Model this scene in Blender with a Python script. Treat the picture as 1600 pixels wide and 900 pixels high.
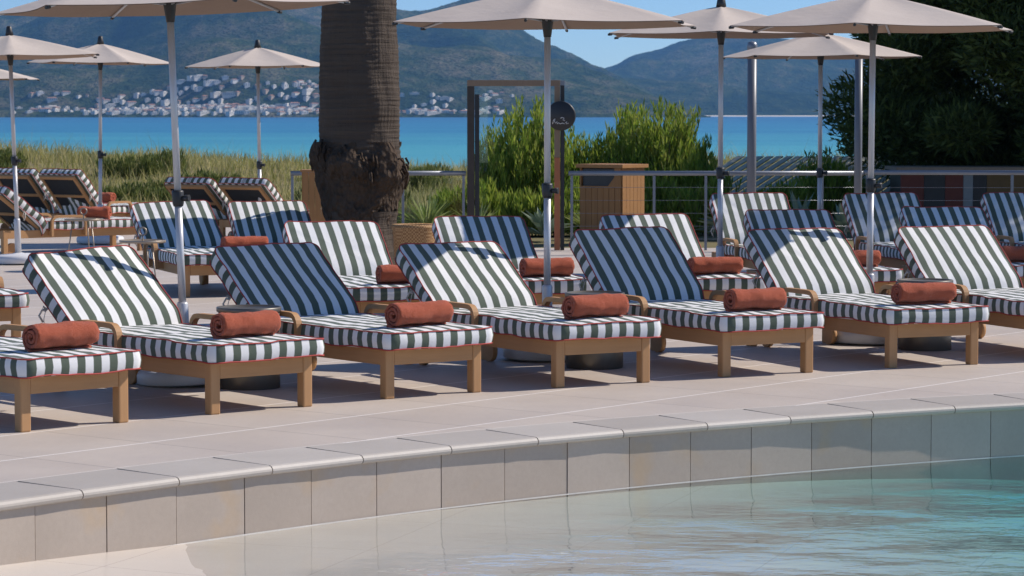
import bpy, bmesh, math, random
import numpy as np
from mathutils import Vector, Matrix, noise
R = math.radians
random.seed(7); rng = np.random.default_rng(7)
S = bpy.context.scene
for o in list(bpy.data.objects): bpy.data.objects.remove(o)

# ------------------------------------------------------------------ camera, sky, sun, exposure
F, H, Y0 = 4289.0, 1.68, 179.0                    # focal length in photo pixels, eye height, horizon row
PIT = math.atan((450 - Y0) / F)
cam = bpy.data.cameras.new('camera'); camo = bpy.data.objects.new('camera', cam); S.collection.objects.link(camo)
camo.location = (0, 0, H); camo.rotation_euler = (math.pi/2 - PIT, 0, 0)
cam.sensor_width = 36; cam.lens = F/1600*36; cam.clip_start = 0.1; cam.clip_end = 40000
cam.dof.use_dof = True; cam.dof.focus_distance = 16.8; cam.dof.aperture_fstop = 13.0
S.camera = camo

SUN_EL, SUN_AZ = 40.5, 20.0                       # azimuth counted from +X towards +Y
W = bpy.data.worlds.new('World'); S.world = W; W.use_nodes = True
wn = W.node_tree; bg = wn.nodes['Background']
sky = wn.nodes.new('ShaderNodeTexSky'); sky.sky_type = 'NISHITA'; sky.sun_disc = False
sky.sun_elevation = R(SUN_EL); sky.sun_rotation = R(90 - SUN_AZ)
sky.air_density = 1.0; sky.dust_density = 0.05; sky.ozone_density = 3.0; sky.altitude = 2500
tint = wn.nodes.new('ShaderNodeMix'); tint.data_type = 'RGBA'; tint.blend_type = 'MULTIPLY'; tint.inputs[0].default_value = 1.0; tint.inputs[7].default_value = (.70, .84, 1.0, 1)
wn.links.new(sky.outputs[0], tint.inputs[6]); wn.links.new(tint.outputs[2], bg.inputs[0]); bg.inputs[1].default_value = 0.118
sl = bpy.data.lights.new('sun', 'SUN'); sl.energy = 4.7; sl.angle = R(0.5); sl.color = (1.0, 0.92, 0.83)
slo = bpy.data.objects.new('sun', sl); S.collection.objects.link(slo)
sd = Vector((math.cos(R(SUN_EL))*math.cos(R(SUN_AZ)), math.cos(R(SUN_EL))*math.sin(R(SUN_AZ)), math.sin(R(SUN_EL))))
slo.rotation_euler = sd.to_track_quat('Z', 'Y').to_euler(); slo.location = sd*50
vs = S.view_settings; vs.view_transform = 'Standard'; vs.look = 'None'; vs.gamma = 1; vs.use_curve_mapping = False; vs.exposure = 0.21
S.cycles.max_bounces = 8; S.cycles.transparent_max_bounces = 24; S.cycles.volume_bounces = 0

# ------------------------------------------------------------------ helpers
def at(px, py, Y):                                # photo pixel + depth -> world point (used to read off real places)
    u = (px-800)/F; v = (450-py)/F; c, s = math.cos(PIT), math.sin(PIT)
    d = Vector((u, c+v*s, -s+v*c)); return Vector((0, 0, H)) + d*(Y/d.y)
def link(o, parent=None):
    S.collection.objects.link(o)
    if parent: o.parent = parent
    return o
def tag(o, label=None, cat=None, group=None, kind=None):
    if label: o['label'] = label
    if cat: o['category'] = cat
    if group: o['group'] = group
    if kind: o['kind'] = kind
    return o
def empty(name, loc=(0, 0, 0), rz=0, parent=None):
    o = bpy.data.objects.new(name, None); o.empty_display_size = .2
    o.location = loc; o.rotation_euler = (0, 0, rz); return link(o, parent)
def copy_tree(o, parent=None):
    c = o.copy(); link(c, parent)
    for ch in list(o.children): copy_tree(ch, c)
    return c
class MB:
    """collects shapes, becomes one mesh object"""
    def __init__(s): s.bm = bmesh.new(); s.uv = s.bm.loops.layers.uv.new('UVMap')
    def box(s, lo, hi, rot=None, bev=0):
        bm = bmesh.new(); bmesh.ops.create_cube(bm, size=1)
        lo, hi = Vector(lo), Vector(hi); c = (lo+hi)/2; d = hi-lo
        for v in bm.verts: v.co = Vector((v.co.x*d.x, v.co.y*d.y, v.co.z*d.z))
        if bev: bmesh.ops.bevel(bm, geom=list(bm.edges), offset=bev, segments=2, affect='EDGES', profile=.6)
        M = Matrix.Translation(c)
        if rot is not None: M = M @ rot.to_4x4()
        s.merge(bm, M); return s
    def merge(s, bm, M=Matrix()):
        mp = {v: s.bm.verts.new(M @ v.co) for v in bm.verts}
        for f in bm.faces:
            try:
                g = s.bm.faces.new([mp[v] for v in f.verts]); g.smooth = f.smooth
            except ValueError: pass
        bm.free()
    def tube(s, pts, rad, n=8, cap=True, closed=False, flat=1.0):
        pts = [Vector(p) for p in pts]; rads = rad if hasattr(rad, '__len__') else [rad]*len(pts)
        rings = []; up0 = None; N = len(pts)
        for i, p in enumerate(pts):
            a = pts[(i-1) % N] if (closed or i > 0) else p; b = pts[(i+1) % N] if (closed or i < N-1) else p
            t = (b-a).normalized()
            if up0 is None: up0 = t.orthogonal().normalized()
            up = (up0 - t*up0.dot(t))
            up = up.normalized() if up.length > 1e-6 else t.orthogonal().normalized()
            up0 = up; sd_ = t.cross(up)
            rings.append([s.bm.verts.new(p + (up*math.cos(2*math.pi*k/n) + sd_*math.sin(2*math.pi*k/n)*flat)*rads[i]) for k in range(n)])
        for i in range(N if closed else N-1):
            A, B = rings[i], rings[(i+1) % N]
            for k in range(n):
                f = s.bm.faces.new((A[k], A[(k+1) % n], B[(k+1) % n], B[k])); f.smooth = True
        if cap and not closed:
            s.bm.faces.new(rings[0][::-1]); s.bm.faces.new(rings[-1])
        return s
    def lathe(s, prof, n=24, c=(0, 0, 0), smooth=True):
        c = Vector(c); rings = []
        for r, z in prof:
            if r < 1e-5: rings.append([s.bm.verts.new(c+Vector((0, 0, z)))])
            else: rings.append([s.bm.verts.new(c+Vector((r*math.cos(2*math.pi*k/n), r*math.sin(2*math.pi*k/n), z))) for k in range(n)])
        for A, B in zip(rings, rings[1:]):
            for k in range(n):
                k2 = (k+1) % n
                if len(A) == 1 and len(B) == 1: continue
                if len(A) == 1: vs_ = (A[0], B[k2], B[k])
                elif len(B) == 1: vs_ = (A[k], A[k2], B[0])
                else: vs_ = (A[k], A[k2], B[k2], B[k])
                f = s.bm.faces.new(vs_); f.smooth = smooth
        return s
    def sweep_rect(s, pts, w, t, wdir):          # rectangular section along a path; w along wdir
        wdir = Vector(wdir); pts = [Vector(p) for p in pts]; rings = []
        for i, p in enumerate(pts):
            a = pts[max(i-1, 0)]; b = pts[min(i+1, len(pts)-1)]; tg = (b-a).normalized(); nn = tg.cross(wdir).normalized()
            rings.append([s.bm.verts.new(p + wdir*(w/2*x) + nn*(t/2*y)) for x, y in ((-1, -1), (1, -1), (1, 1), (-1, 1))])
        for A, B in zip(rings, rings[1:]):
            for k in range(4): s.bm.faces.new((A[k], A[(k+1) % 4], B[(k+1) % 4], B[k]))
        s.bm.faces.new(rings[0][::-1]); s.bm.faces.new(rings[-1]); return s
    def build(s, name, mats, parent=None, normals=True):
        if normals: bmesh.ops.recalc_face_normals(s.bm, faces=s.bm.faces)
        me = bpy.data.meshes.new(name); s.bm.to_mesh(me); s.bm.free()
        for m in (mats if isinstance(mats, (list, tuple)) else [mats]): me.materials.append(m)
        return link(bpy.data.objects.new(name, me), parent)
def mesh_np(name, verts, faces, mat, parent=None, smooth=False):
    me = bpy.data.meshes.new(name); verts = np.asarray(verts, np.float32); faces = np.asarray(faces, np.int32); k = faces.shape[1]
    me.vertices.add(len(verts)); me.vertices.foreach_set('co', verts.ravel())
    me.loops.add(faces.size); me.loops.foreach_set('vertex_index', faces.ravel())
    me.polygons.add(len(faces)); me.polygons.foreach_set('loop_start', np.arange(0, faces.size, k, dtype=np.int32))
    me.polygons.foreach_set('use_smooth', np.full(len(faces), smooth)); me.update(calc_edges=True); me.validate()
    me.materials.append(mat); return link(bpy.data.objects.new(name, me), parent)

# ------------------------------------------------------------------ materials
class NT:
    def __init__(s, name):
        s.m = bpy.data.materials.new(name); s.m.use_nodes = True; s.t = s.m.node_tree
        s.b = s.t.nodes['Principled BSDF']; s.out = s.t.nodes['Material Output']
    def n(s, typ, **kw):
        nd = s.t.nodes.new('ShaderNode'+typ)
        for k, v in kw.items(): setattr(nd, k, v)
        return nd
    def l(s, a, b): s.t.links.new(a, b)
    def v(s, sock, val):
        if hasattr(val, 'links') or isinstance(val, bpy.types.NodeSocket): s.l(val, sock)
        else: sock.default_value = val
    def math(s, op, a, b=0.0):
        nd = s.n('Math', operation=op); s.v(nd.inputs[0], a); s.v(nd.inputs[1], b); return nd.outputs[0]
    def mix(s, f, a, b, bt='MIX'):
        nd = s.n('Mix', data_type='RGBA', blend_type=bt); s.v(nd.inputs[0], f)
        for i, c in ((6, a), (7, b)): s.v(nd.inputs[i], (*c, 1) if isinstance(c, tuple) and len(c) == 3 else c)
        return nd.outputs[2]
    def noise(s, vec, scale, det=4, rough=.55):
        nd = s.n('TexNoise'); nd.inputs['Scale'].default_value = scale; nd.inputs['Detail'].default_value = det; nd.inputs['Roughness'].default_value = rough
        if vec is not None: s.l(vec, nd.inputs['Vector'])
        return nd.outputs[0]
    def ramp(s, f, stops):
        nd = s.n('ValToRGB'); s.l(f, nd.inputs[0]); e = nd.color_ramp.elements
        while len(e) < len(stops): e.new(.5)
        for el, (p, c) in zip(e, stops): el.position = p; el.color = (*c, 1) if len(c) == 3 else c
        return nd.outputs[0]
    def coord(s, kind='Object', scale=(1, 1, 1), rot=(0, 0, 0), loc=(0, 0, 0)):
        tc = s.n('TexCoord'); mp = s.n('Mapping'); mp.inputs['Scale'].default_value = scale; mp.inputs['Rotation'].default_value = rot; mp.inputs['Location'].default_value = loc
        s.l(tc.outputs[kind], mp.inputs[0]); return mp.outputs[0]
    def bump(s, h, strength=.3, dist=.01):
        nd = s.n('Bump'); nd.inputs['Strength'].default_value = strength; nd.inputs['Distance'].default_value = dist
        s.l(h, nd.inputs['Height']); s.l(nd.outputs[0], s.b.inputs['Normal']); return nd
    def done(s, col=None, rough=.6, spec=.5, metal=0, **kw):
        if col is not None: s.v(s.b.inputs['Base Color'], (*col, 1) if isinstance(col, tuple) else col)
        s.v(s.b.inputs['Roughness'], rough); s.b.inputs['Specular IOR Level'].default_value = spec; s.b.inputs['Metallic'].default_value = metal
        for k, v in kw.items(): s.v(s.b.inputs[k.replace('_', ' ')], v)
        return s.m
def rgb(*c): return tuple(c)
def simple(name, c, rough=.5, var=.12, scale=12, spec=.5, metal=0, bump=0, bs=60, kind='Object', stretch=(1, 1, 1), **kw):
    t = NT(name); co = t.coord(kind, stretch); nz = t.noise(co, scale, 5)
    col = t.mix(nz, tuple(x*(1-var*1.6) for x in c), tuple(min(1, x*(1+var*1.6)) for x in c))
    if bump: t.bump(t.noise(co, bs, 3), bump, .004)
    return t.done(col, rough, spec, metal, **kw)
M = {}
def stripes():
    t = NT('striped_canvas'); uv = t.n('TexCoord').outputs['UV']; sp = t.n('SeparateXYZ'); t.l(uv, sp.inputs[0])
    u = t.math('DIVIDE', sp.outputs[0], .785/15)
    # 15 stripes across, white at both edges
    k = t.math('PINGPONG', t.math('ADD', u, .5), 1.0)
    f = t.n('MapRange'); f.inputs['From Min'].default_value = .46; f.inputs['From Max'].default_value = .54; t.l(k, f.inputs['Value'])
    co = t.coord('Object'); n1 = t.noise(co, 5, 4); n2 = t.noise(t.coord('Object', (900, 260, 400)), 1, 2)
    wht = t.mix(n1, (.74, .735, .72), (.84, .835, .825)); grn = t.mix(n1, (.075, .098, .072), (.105, .132, .098))
    col = t.mix(f.outputs[0], grn, wht)
    col = t.mix(.22, col, t.mix(n2, (.55, .55, .55), (1, 1, 1)), 'MULTIPLY')
    h = t.math('ADD', t.math('MULTIPLY', n2, .25), t.noise(co, 9, 4))
    t.bump(h, .22, .012)
    return t.done(col, .85, .25, Sheen_Weight=.15, Sheen_Roughness=.5)
M['stripe'] = stripes()
M['piping'] = simple('red_piping', (.40, .045, .035), .7, .1, 30)
M['piping_white'] = simple('cream_tie', (.62, .58, .52), .8)
def wood(name, a, b, ax, sc=1.0):
    t = NT(name); st = {'x': (1.2, 28, 28), 'y': (28, 1.2, 28), 'z': (28, 28, 1.2)}[ax]
    co = t.coord('Object', st); n1 = t.noise(co, 1.0*sc, 6, .65); n2 = t.noise(t.coord('Object', (2, 2, 2)), 1.4, 4)
    oi = t.n('ObjectInfo').outputs['Random']
    col = t.mix(n1, a, b); col = t.mix(t.math('MULTIPLY', n2, .55), col, tuple(x*.62 for x in a)); col = t.mix(t.math('MULTIPLY', oi, .22), col, tuple(x*.7 for x in b))
    t.bump(n1, .25, .003); return t.done(col, .62, .35)
for ax in 'xyz': M['teak_'+ax] = wood('teak_'+ax, (.40, .205, .085), (.64, .365, .17), ax)
for ax in 'xyz': M['box_'+ax] = wood('cedar_'+ax, (.28, .13, .045), (.50, .26, .10), ax)
M['sling'] = simple('dark_sling', (.02, .022, .025), .85)
def towel_mat():
    t = NT('terry_towel'); co = t.coord('Object'); n1 = t.noise(co, 220, 3, .7); n2 = t.noise(co, 9, 4)
    col = t.mix(n2, (.42, .084, .034), (.54, .118, .052)); col = t.mix(t.math('MULTIPLY', n1, .6), col, (.54, .14, .068))
    h = t.math('ADD', n1, t.math('MULTIPLY', t.noise(co, 26, 3), 1.2)); t.bump(h, .9, .014); return t.done(col, .95, .1, Sheen_Weight=.2)
M['towel'] = towel_mat()
def canopy_mat(name='parasol_canvas', ca=(.52, .45, .40), cb=(.60, .53, .475)):
    t = NT(name); co = t.coord('Object'); n1 = t.noise(co, 3, 4); n2 = t.noise(co, 400, 2)
    t.bump(t.noise(t.coord('Object', (1, 1, 3)), 4.5, 4, .6), .25, .03); col = t.mix(n1, ca, cb); col = t.mix(t.math('MULTIPLY', n2, .15), col, (.40, .35, .31))
    t.v(t.b.inputs['Base Color'], col); t.b.inputs['Roughness'].default_value = .95; t.b.inputs['Specular IOR Level'].default_value = .05
    tr = t.n('BsdfTranslucent'); t.l(t.mix(1, col, (.62, .47, .36), 'MULTIPLY'), tr.inputs[0])
    mx = t.n('MixShader'); mx.inputs[0].default_value = .07; t.l(t.b.outputs[0], mx.inputs[1]); t.l(tr.outputs[0], mx.inputs[2]); t.l(mx.outputs[0], t.out.inputs[0])
    return t.m
M['canopy'] = canopy_mat(); M['under_shade'] = canopy_mat('parasol_under_shade', (.36, .26, .20), (.42, .31, .245))  # second canvas is a browner copy, underside shade put into its colour
M['pole'] = simple('pole_aluminium', (.55, .55, .57), .38, .05, 6, .5, .25)
M['base_white'] = simple('painted_base', (.66, .66, .68), .45, .06, 8)
M['black'] = simple('black_plastic', (.022, .022, .024), .45, .2)
M['steel'] = simple('brushed_steel', (.22, .235, .27), .36, .08, 20, .5, .35)
M['postgrey'] = simple('grey_post_paint', (.15, .16, .185), .4, .06, 8, .5)
M['drum'] = simple('pewter_metal', (.16, .145, .125), .42, .15, 5, .5, .7)
M['bronze'] = simple('bronze_tray', (.36, .30, .24), .4, .12, 10, .5, .5)
M['darkframe'] = simple('dark_bronze_frame', (.055, .042, .034), .4, .2, 6, .5, .3)
M['woodframe'] = wood('weathered_wood', (.22, .15, .10), (.36, .27, .19), 'z')
M['orangepost'] = wood('orange_wood', (.38, .13, .06), (.55, .22, .10), 'z')
def deck_mat():
    t = NT('deck_stone'); A = R(51.0); co = t.coord('Object', rot=(0, 0, -A)); sp = t.n('SeparateXYZ'); t.l(co, sp.inputs[0]); T = .80
    # offsets put joint lines where they run on the terrace
    p0 = Vector((-1.37, 14.63)); u0 = p0.x*math.cos(A)+p0.y*math.sin(A); v0 = -p0.x*math.sin(A)+p0.y*math.cos(A)
    U = t.math('DIVIDE', t.math('SUBTRACT', sp.outputs[0], u0), T); V = t.math('DIVIDE', t.math('SUBTRACT', sp.outputs[1], v0), T)
    du = t.math('ABSOLUTE', t.math('SUBTRACT', t.math('FRACT', t.math('ADD', U, .5)), .5)); dv = t.math('ABSOLUTE', t.math('SUBTRACT', t.math('FRACT', t.math('ADD', V, .5)), .5))
    lu = t.math('LESS_THAN', du, .0050); lv = t.math('LESS_THAN', dv, .0075)
    cell = t.n('CombineXYZ'); t.l(t.math('FLOOR', U), cell.inputs[0]); t.l(t.math('FLOOR', V), cell.inputs[1])
    wn_ = t.n('TexWhiteNoise'); t.l(cell.outputs[0], wn_.inputs['Vector'])
    n1 = t.noise(t.coord('Object', (1, 1, 1)), 1.3, 6, .6); n2 = t.noise(t.coord('Object', (9, 2.5, 9), rot=(0, 0, -A)), 3.0, 5, .6); n3 = t.noise(t.coord('Object'), 160, 2)
    col = t.mix(n1, (.45, .385, .325), (.58, .51, .44)); col = t.mix(t.math('MULTIPLY', n2, .5), col, (.63, .55, .475))
    col = t.mix(.45, col, t.mix(wn_.outputs[0], (.80, .78, .78), (1, .99, .97)), 'MULTIPLY')
    sp_ = t.ramp(t.noise(t.coord('Object'), .9, 6, .65), [(.46, (0, 0, 0)), (.60, (1, 1, 1))]); col = t.mix(t.math('MULTIPLY', sp_, .28), col, (.40, .35, .32))
    col = t.mix(t.math('MULTIPLY', n3, .25), col, (.38, .34, .31))
    dr = t.ramp(t.noise(t.coord('Object'), 11, 3, .6), [(.66, (0, 0, 0)), (.72, (1, 1, 1))]); col = t.mix(t.math('MULTIPLY', dr, .22), col, (.30, .26, .23))
    col = t.mix(t.math('MULTIPLY', lu, .75), col, (.22, .19, .17)); col = t.mix(t.math('MULTIPLY', lv, .9), col, (.86, .82, .78))  # dark cross joints; pale joints have the tile-edge highlight painted in
    t.bump(t.math('ADD', n3, t.math('MULTIPLY', n2, .6)), .12, .004)
    return t.done(col, t.math('ADD', .42, t.math('MULTIPLY', n1, .3)), .35)
M['deck'] = deck_mat()
def stone(name, a, b, stain=None, rough=.55, spec=.35):
    t = NT(name); co = t.coord('Object'); n1 = t.noise(co, 2.1, 6, .6); n2 = t.noise(co, 38, 4, .65); n3 = t.noise(co, 210, 2)
    at_ = t.n('Attribute', attribute_name='tone').outputs['Fac']
    col = t.mix(n1, a, b); col = t.mix(t.math('MULTIPLY', n2, .4), col, tuple(x*.72 for x in a)); col = t.mix(.75, col, t.mix(at_, (.78, .77, .76), (1.0, 1.0, 1.0)), 'MULTIPLY')
    if stain:
        s_ = t.ramp(t.noise(co, 3.3, 3, .5), [(.58, (0, 0, 0)), (.72, (1, 1, 1))]); col = t.mix(t.math('MULTIPLY', s_, .4), col, stain)
    t.bump(t.math('ADD', n2, n3), .15, .004); return t.done(col, rough, spec)
M['coping'] = stone('coping_stone', (.45, .405, .355), (.58, .53, .47))
M['wall'] = stone('pool_wall_tile', (.40, .335, .275), (.56, .475, .40), (.46, .31, .16))
M['pale_line'] = simple('pale_strip', (.66, .63, .58), .7, .12, 6)  # pale tone for the strips at water level and behind the coping
M['grout'] = simple('grout', (.16, .14, .125), .9)
def poolfloor_mat():
    t = NT('pool_floor'); co = t.coord('Object'); n1 = t.noise(co, 1.5, 5); n2 = t.noise(co, 90, 3)
    sp = t.n('SeparateXYZ'); A = R(-18); t.l(t.coord('Object', rot=(0, 0, -A)), sp.inputs[0])
    gx = t.math('LESS_THAN', t.math('FRACT', t.math('DIVIDE', sp.outputs[0], .9)), .006); gy = t.math('LESS_THAN', t.math('FRACT', t.math('DIVIDE', sp.outputs[1], .9)), .008)
    col = t.mix(n1, (.62, .55, .475), (.74, .675, .60)); col = t.mix(t.math('MULTIPLY', n2, .25), col, (.42, .37, .33)); col = t.mix(t.math('MULTIPLY', t.math('MAXIMUM', gx, gy), .5), col, (.33, .29, .26))
    return t.done(col, .22, .5)
M['poolfloor'] = poolfloor_mat()
def schlick(t, f0, normal=None):                     # same reflectance from either side (the body is not refracting)
    g = t.n('NewGeometry'); d = t.n('VectorMath', operation='DOT_PRODUCT'); t.l(g.outputs['Incoming'], d.inputs[0]); t.l(normal if normal is not None else g.outputs['Normal'], d.inputs[1])
    k = t.math('SUBTRACT', 1.0, t.math('MINIMUM', t.math('ABSOLUTE', d.outputs['Value']), 1.0))
    return t.math('ADD', f0, t.math('MULTIPLY', t.math('POWER', k, 5.0), 1-f0))
def poolwater_mat():
    t = NT('pool_water'); t.t.nodes.remove(t.b); co = t.coord('Object', (1.0, 1.25, 1), rot=(0, 0, R(14)))
    wv = t.noise(co, 1.25, 1.5, .4); wv2 = t.noise(t.coord('Object', (1.0, 1.5, 1), rot=(0, 0, R(10))), 6.0, 2, .5)
    sp = t.n('SeparateXYZ'); t.l(t.n('TexCoord').outputs['Object'], sp.inputs[0])
    def ss(v, a, b): m_ = t.n('MapRange', interpolation_type='SMOOTHSTEP'); t.l(v, m_.inputs[0]); m_.inputs[1].default_value = a; m_.inputs[2].default_value = b; return m_.outputs[0]
    X_ = t.math('SUBTRACT', sp.outputs[0], 8.945); Y_ = t.math('SUBTRACT', sp.outputs[1], 3.09); rr_ = t.math('SQRT', t.math('ADD', t.math('MULTIPLY', X_, X_), t.math('MULTIPLY', Y_, Y_)))
    offs = ss(t.math('SUBTRACT', 14.2, rr_), .35, 2.0)                 # calm in the lee of the wall
    along = ss(t.math('ADD', t.math('MULTIPLY', sp.outputs[0], .75), t.math('MULTIPLY', sp.outputs[1], .1)), .2, 3.0)
    amp = t.math('ADD', .05, t.math('MULTIPLY', t.math('MULTIPLY', offs, along), .95))
    h = t.math('MULTIPLY', t.math('ADD', t.math('MULTIPLY', wv, 1.0), t.math('ADD', t.math('MULTIPLY', wv2, .12), t.math('MULTIPLY', t.noise(t.coord('Object'), 22.0, 2, .5), .014))), amp)
    bp = t.n('Bump'); bp.inputs['Strength'].default_value = 1.0; bp.inputs['Distance'].default_value = .20; t.l(h, bp.inputs['Height'])
    tr = t.n('BsdfTransparent'); gl = t.n('BsdfGlossy'); gl.inputs['Roughness'].default_value = .02; t.l(bp.outputs[0], gl.inputs['Normal'])
    fr = schlick(t, .02, bp.outputs[0])
    mx = t.n('MixShader'); t.l(fr, mx.inputs[0]); t.l(tr.outputs[0], mx.inputs[1]); t.l(gl.outputs[0], mx.inputs[2]); t.l(mx.outputs[0], t.out.inputs['Surface'])
    va = t.n('VolumeAbsorption'); va.inputs['Color'].default_value = (.04, .80, .83, 1); va.inputs['Density'].default_value = 1.7; t.l(va.outputs[0], t.out.inputs['Volume'])
    return t.m
M['poolwater'] = poolwater_mat()
def sea_mat():
    t = NT('sea_water'); sp = t.n('SeparateXYZ'); t.l(t.n('TexCoord').outputs['Object'], sp.inputs[0])
    lg = t.math('LOGARITHM', t.math('MAXIMUM', sp.outputs[1], 60.0), 10.0)
    sw = t.noise(t.coord('Object', (.002, .012, 1)), 1.0, 5, .6)
    f = t.math('ADD', t.math('DIVIDE', t.math('SUBTRACT', lg, 1.9), 1.7), t.math('MULTIPLY', t.math('SUBTRACT', sw, .5), .75))
    col = t.ramp(f, [(0.0, (.15, .40, .40)), (.30, (.06, .31, .37)), (.60, (.024, .18, .31)), (1.0, (.016, .11, .24))])
    w1 = t.noise(t.coord('Object', (.25, .8, 1)), 1.0, 6, .65)
    bp = t.bump(w1, 1.0, .5)
    return t.done(col, .35, .22)
M['sea'] = sea_mat()
def ground_mat():
    t = NT('dune_ground'); co = t.coord('Object'); n1 = t.noise(co, .35, 6, .6); n2 = t.noise(co, 6, 4)
    col = t.mix(n1, (.11, .10, .045), (.30, .24, .14)); col = t.mix(t.math('MULTIPLY', n2, .5), col, (.10, .11, .04)); return t.done(col, .95, .1)
M['dune'] = ground_mat()
def leaf(name, cols, rough=.6, trans=.25, sc=1.0):
    t = NT(name); gm = t.n('NewGeometry').outputs['Random Per Island']; co = t.coord('Object'); n1 = t.noise(co, sc, 3)
    f = t.math('ADD', t.math('MULTIPLY', gm, .6), t.math('MULTIPLY', n1, .5))
    k = len(cols); col = t.ramp(f, [(i/(k-1)*.8+.1, c) for i, c in enumerate(cols)])
    t.v(t.b.inputs['Base Color'], col); t.b.inputs['Roughness'].default_value = rough; t.b.inputs['Specular IOR Level'].default_value = .25
    tr = t.n('BsdfTranslucent'); t.l(col, tr.inputs[0]); mx = t.n('MixShader'); mx.inputs[0].default_value = trans
    t.l(t.b.outputs[0], mx.inputs[1]); t.l(tr.outputs[0], mx.inputs[2]); t.l(mx.outputs[0], t.out.inputs[0]); return t.m
M['grass'] = leaf('dune_grass', [(.15, .17, .04), (.30, .29, .08), (.54, .45, .22), (.19, .23, .06)], .7, .38, .22)
M['bush'] = leaf('bush_leaf', [(.075, .13, .018), (.16, .255, .03), (.34, .41, .06), (.22, .22, .07)], .55, .5, 1.5)
M['scrub'] = leaf('scrub_leaf', [(.06, .085, .02), (.13, .16, .04), (.22, .24, .07)], .6, .35, 1.0)
M['fan'] = leaf('fan_palm_leaf', [(.14, .20, .04), (.30, .36, .10), (.50, .50, .24)], .5, .3, 1)
M['agave'] = leaf('agave_leaf', [(.14, .20, .15), (.24, .31, .22), (.35, .40, .28)], .5, .1, 1)
M['pine'] = leaf('pine_needles', [(.022, .038, .010), (.060, .090, .022), (.15, .185, .045)], .6, .35, .8)
M['palmleaf'] = leaf('palm_frond_leaf', [(.04, .07, .02), (.08, .12, .03)], .5, .2, 1)
M['bark'] = simple('pine_bark', (.09, .065, .045), .9, .3, 5, .2, bump=.6, bs=12)
def palm_bark():
    t = NT('palm_bark'); rg = t.noise(t.coord('Object', (1.2, 1.2, 26)), 1.0, 4, .6); fb = t.noise(t.coord('Object', (34, 34, 3)), 1.0, 4, .6); n1 = t.noise(t.coord('Object'), 2.2, 5)
    col = t.mix(rg, (.028, .022, .018), (.135, .108, .088)); col = t.mix(t.math('MULTIPLY', fb, .6), col, (.075, .06, .05)); col = t.mix(t.math('MULTIPLY', n1, .5), col, (.07, .05, .035))
    t.bump(t.math('ADD', rg, t.math('MULTIPLY', fb, .7)), .9, .03); return t.done(col, .9, .15)
M['palmbark'] = palm_bark()
def burr_mat():
    t = NT('palm_root_burr'); co = t.coord('Object', (1, 1, .7)); v = t.n('TexVoronoi'); v.inputs['Scale'].default_value = 22; t.l(co, v.inputs['Vector']); n1 = t.noise(co, 7, 6, .7)
    col = t.mix(n1, (.028, .021, .016), (.12, .085, .062)); t.bump(t.math('ADD', v.outputs[0], n1), 1.0, .05); return t.done(col, .95, .1)
M['burr'] = burr_mat()
def hill_mat():
    t = NT('hillside'); co = t.coord('Object', (.001, .00045, .0022)); n1 = t.noise(co, 3.0, 8, .62); n2 = t.noise(co, 20, 7, .68); n3 = t.noise(co, 75, 4, .75)
    f = t.math('ADD', t.math('MULTIPLY', n1, .5), t.math('MULTIPLY', n2, .55))
    col = t.ramp(f, [(.40, (.008, .020, .006)), (.47, (.022, .042, .011)), (.54, (.058, .078, .022)), (.66, (.20, .17, .105))])
    v_ = t.n('TexVoronoi'); v_.inputs['Scale'].default_value = 130; t.l(co, v_.inputs['Vector'])
    col = t.mix(t.math('MULTIPLY', n3, .5), col, (.014, .028, .010)); col = t.mix(t.math('MULTIPLY', t.math('LESS_THAN', v_.outputs[0], .34), .7), col, (.010, .020, .008)); t.bump(n2, .9, 45); return t.done(col, 1.0, 0)
M['hill'] = hill_mat()
M['beachline'] = simple('far_sand', (.55, .50, .42), .9)
def house_mat(name, wall):
    t = NT(name); sp = t.n('SeparateXYZ'); t.l(t.n('TexCoord').outputs['Normal'], sp.inputs[0]); oi = t.n('ObjectInfo').outputs['Random']
    return t.done(t.mix(oi, tuple(x*.75 for x in wall), wall), .8, .2)
M['housewhite'] = house_mat('white_render', (.72, .67, .60)); M['housecream'] = house_mat('cream_render', (.52, .40, .29)); M['houseroof'] = simple('terracotta_roof', (.36, .17, .10), .9)
M['windowdark'] = simple('dark_glass', (.03, .04, .05), .2)
def glass_mat():
    t = NT('clear_glass'); t.t.nodes.remove(t.b); tr = t.n('BsdfTransparent'); tr.inputs[0].default_value = (.90, .95, .94, 1); gl = t.n('BsdfGlossy'); gl.inputs['Roughness'].default_value = .01
    fr = schlick(t, .04); mx = t.n('MixShader'); t.l(fr, mx.inputs[0]); t.l(tr.outputs[0], mx.inputs[1]); t.l(gl.outputs[0], mx.inputs[2]); t.l(mx.outputs[0], t.out.inputs[0]); return t.m
M['glass'] = glass_mat()
def wicker_mat():
    t = NT('wicker'); co = t.coord('Object', (60, 60, 60)); w = t.n('TexChecker'); w.inputs['Scale'].default_value = 1.0; t.l(co, w.inputs[0])
    n1 = t.noise(t.coord('Object'), 10, 3); col = t.mix(w.outputs['Fac'], (.26, .13, .05), (.50, .31, .15)); col = t.mix(t.math('MULTIPLY', n1, .4), col, (.30, .17, .08)); t.bump(w.outputs['Fac'], .6, .01); return t.done(col, .7, .3)
M['wicker'] = wicker_mat()
M['teal'] = simple('teal_fabric', (.055, .115, .13), .85)
M['slat'] = wood('grey_slats', (.46, .45, .33), (.62, .60, .47), 'x')
M['redpanel'] = simple('red_panel', (.15, .04, .025), .8); M['yellowpanel'] = simple('ochre_panel', (.15, .085, .03), .8); M['greypanel'] = simple('grey_panel', (.25, .25, .24), .8)
M['whitepaint'] = simple('white_marking', (.78, .78, .76), .6)

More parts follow.
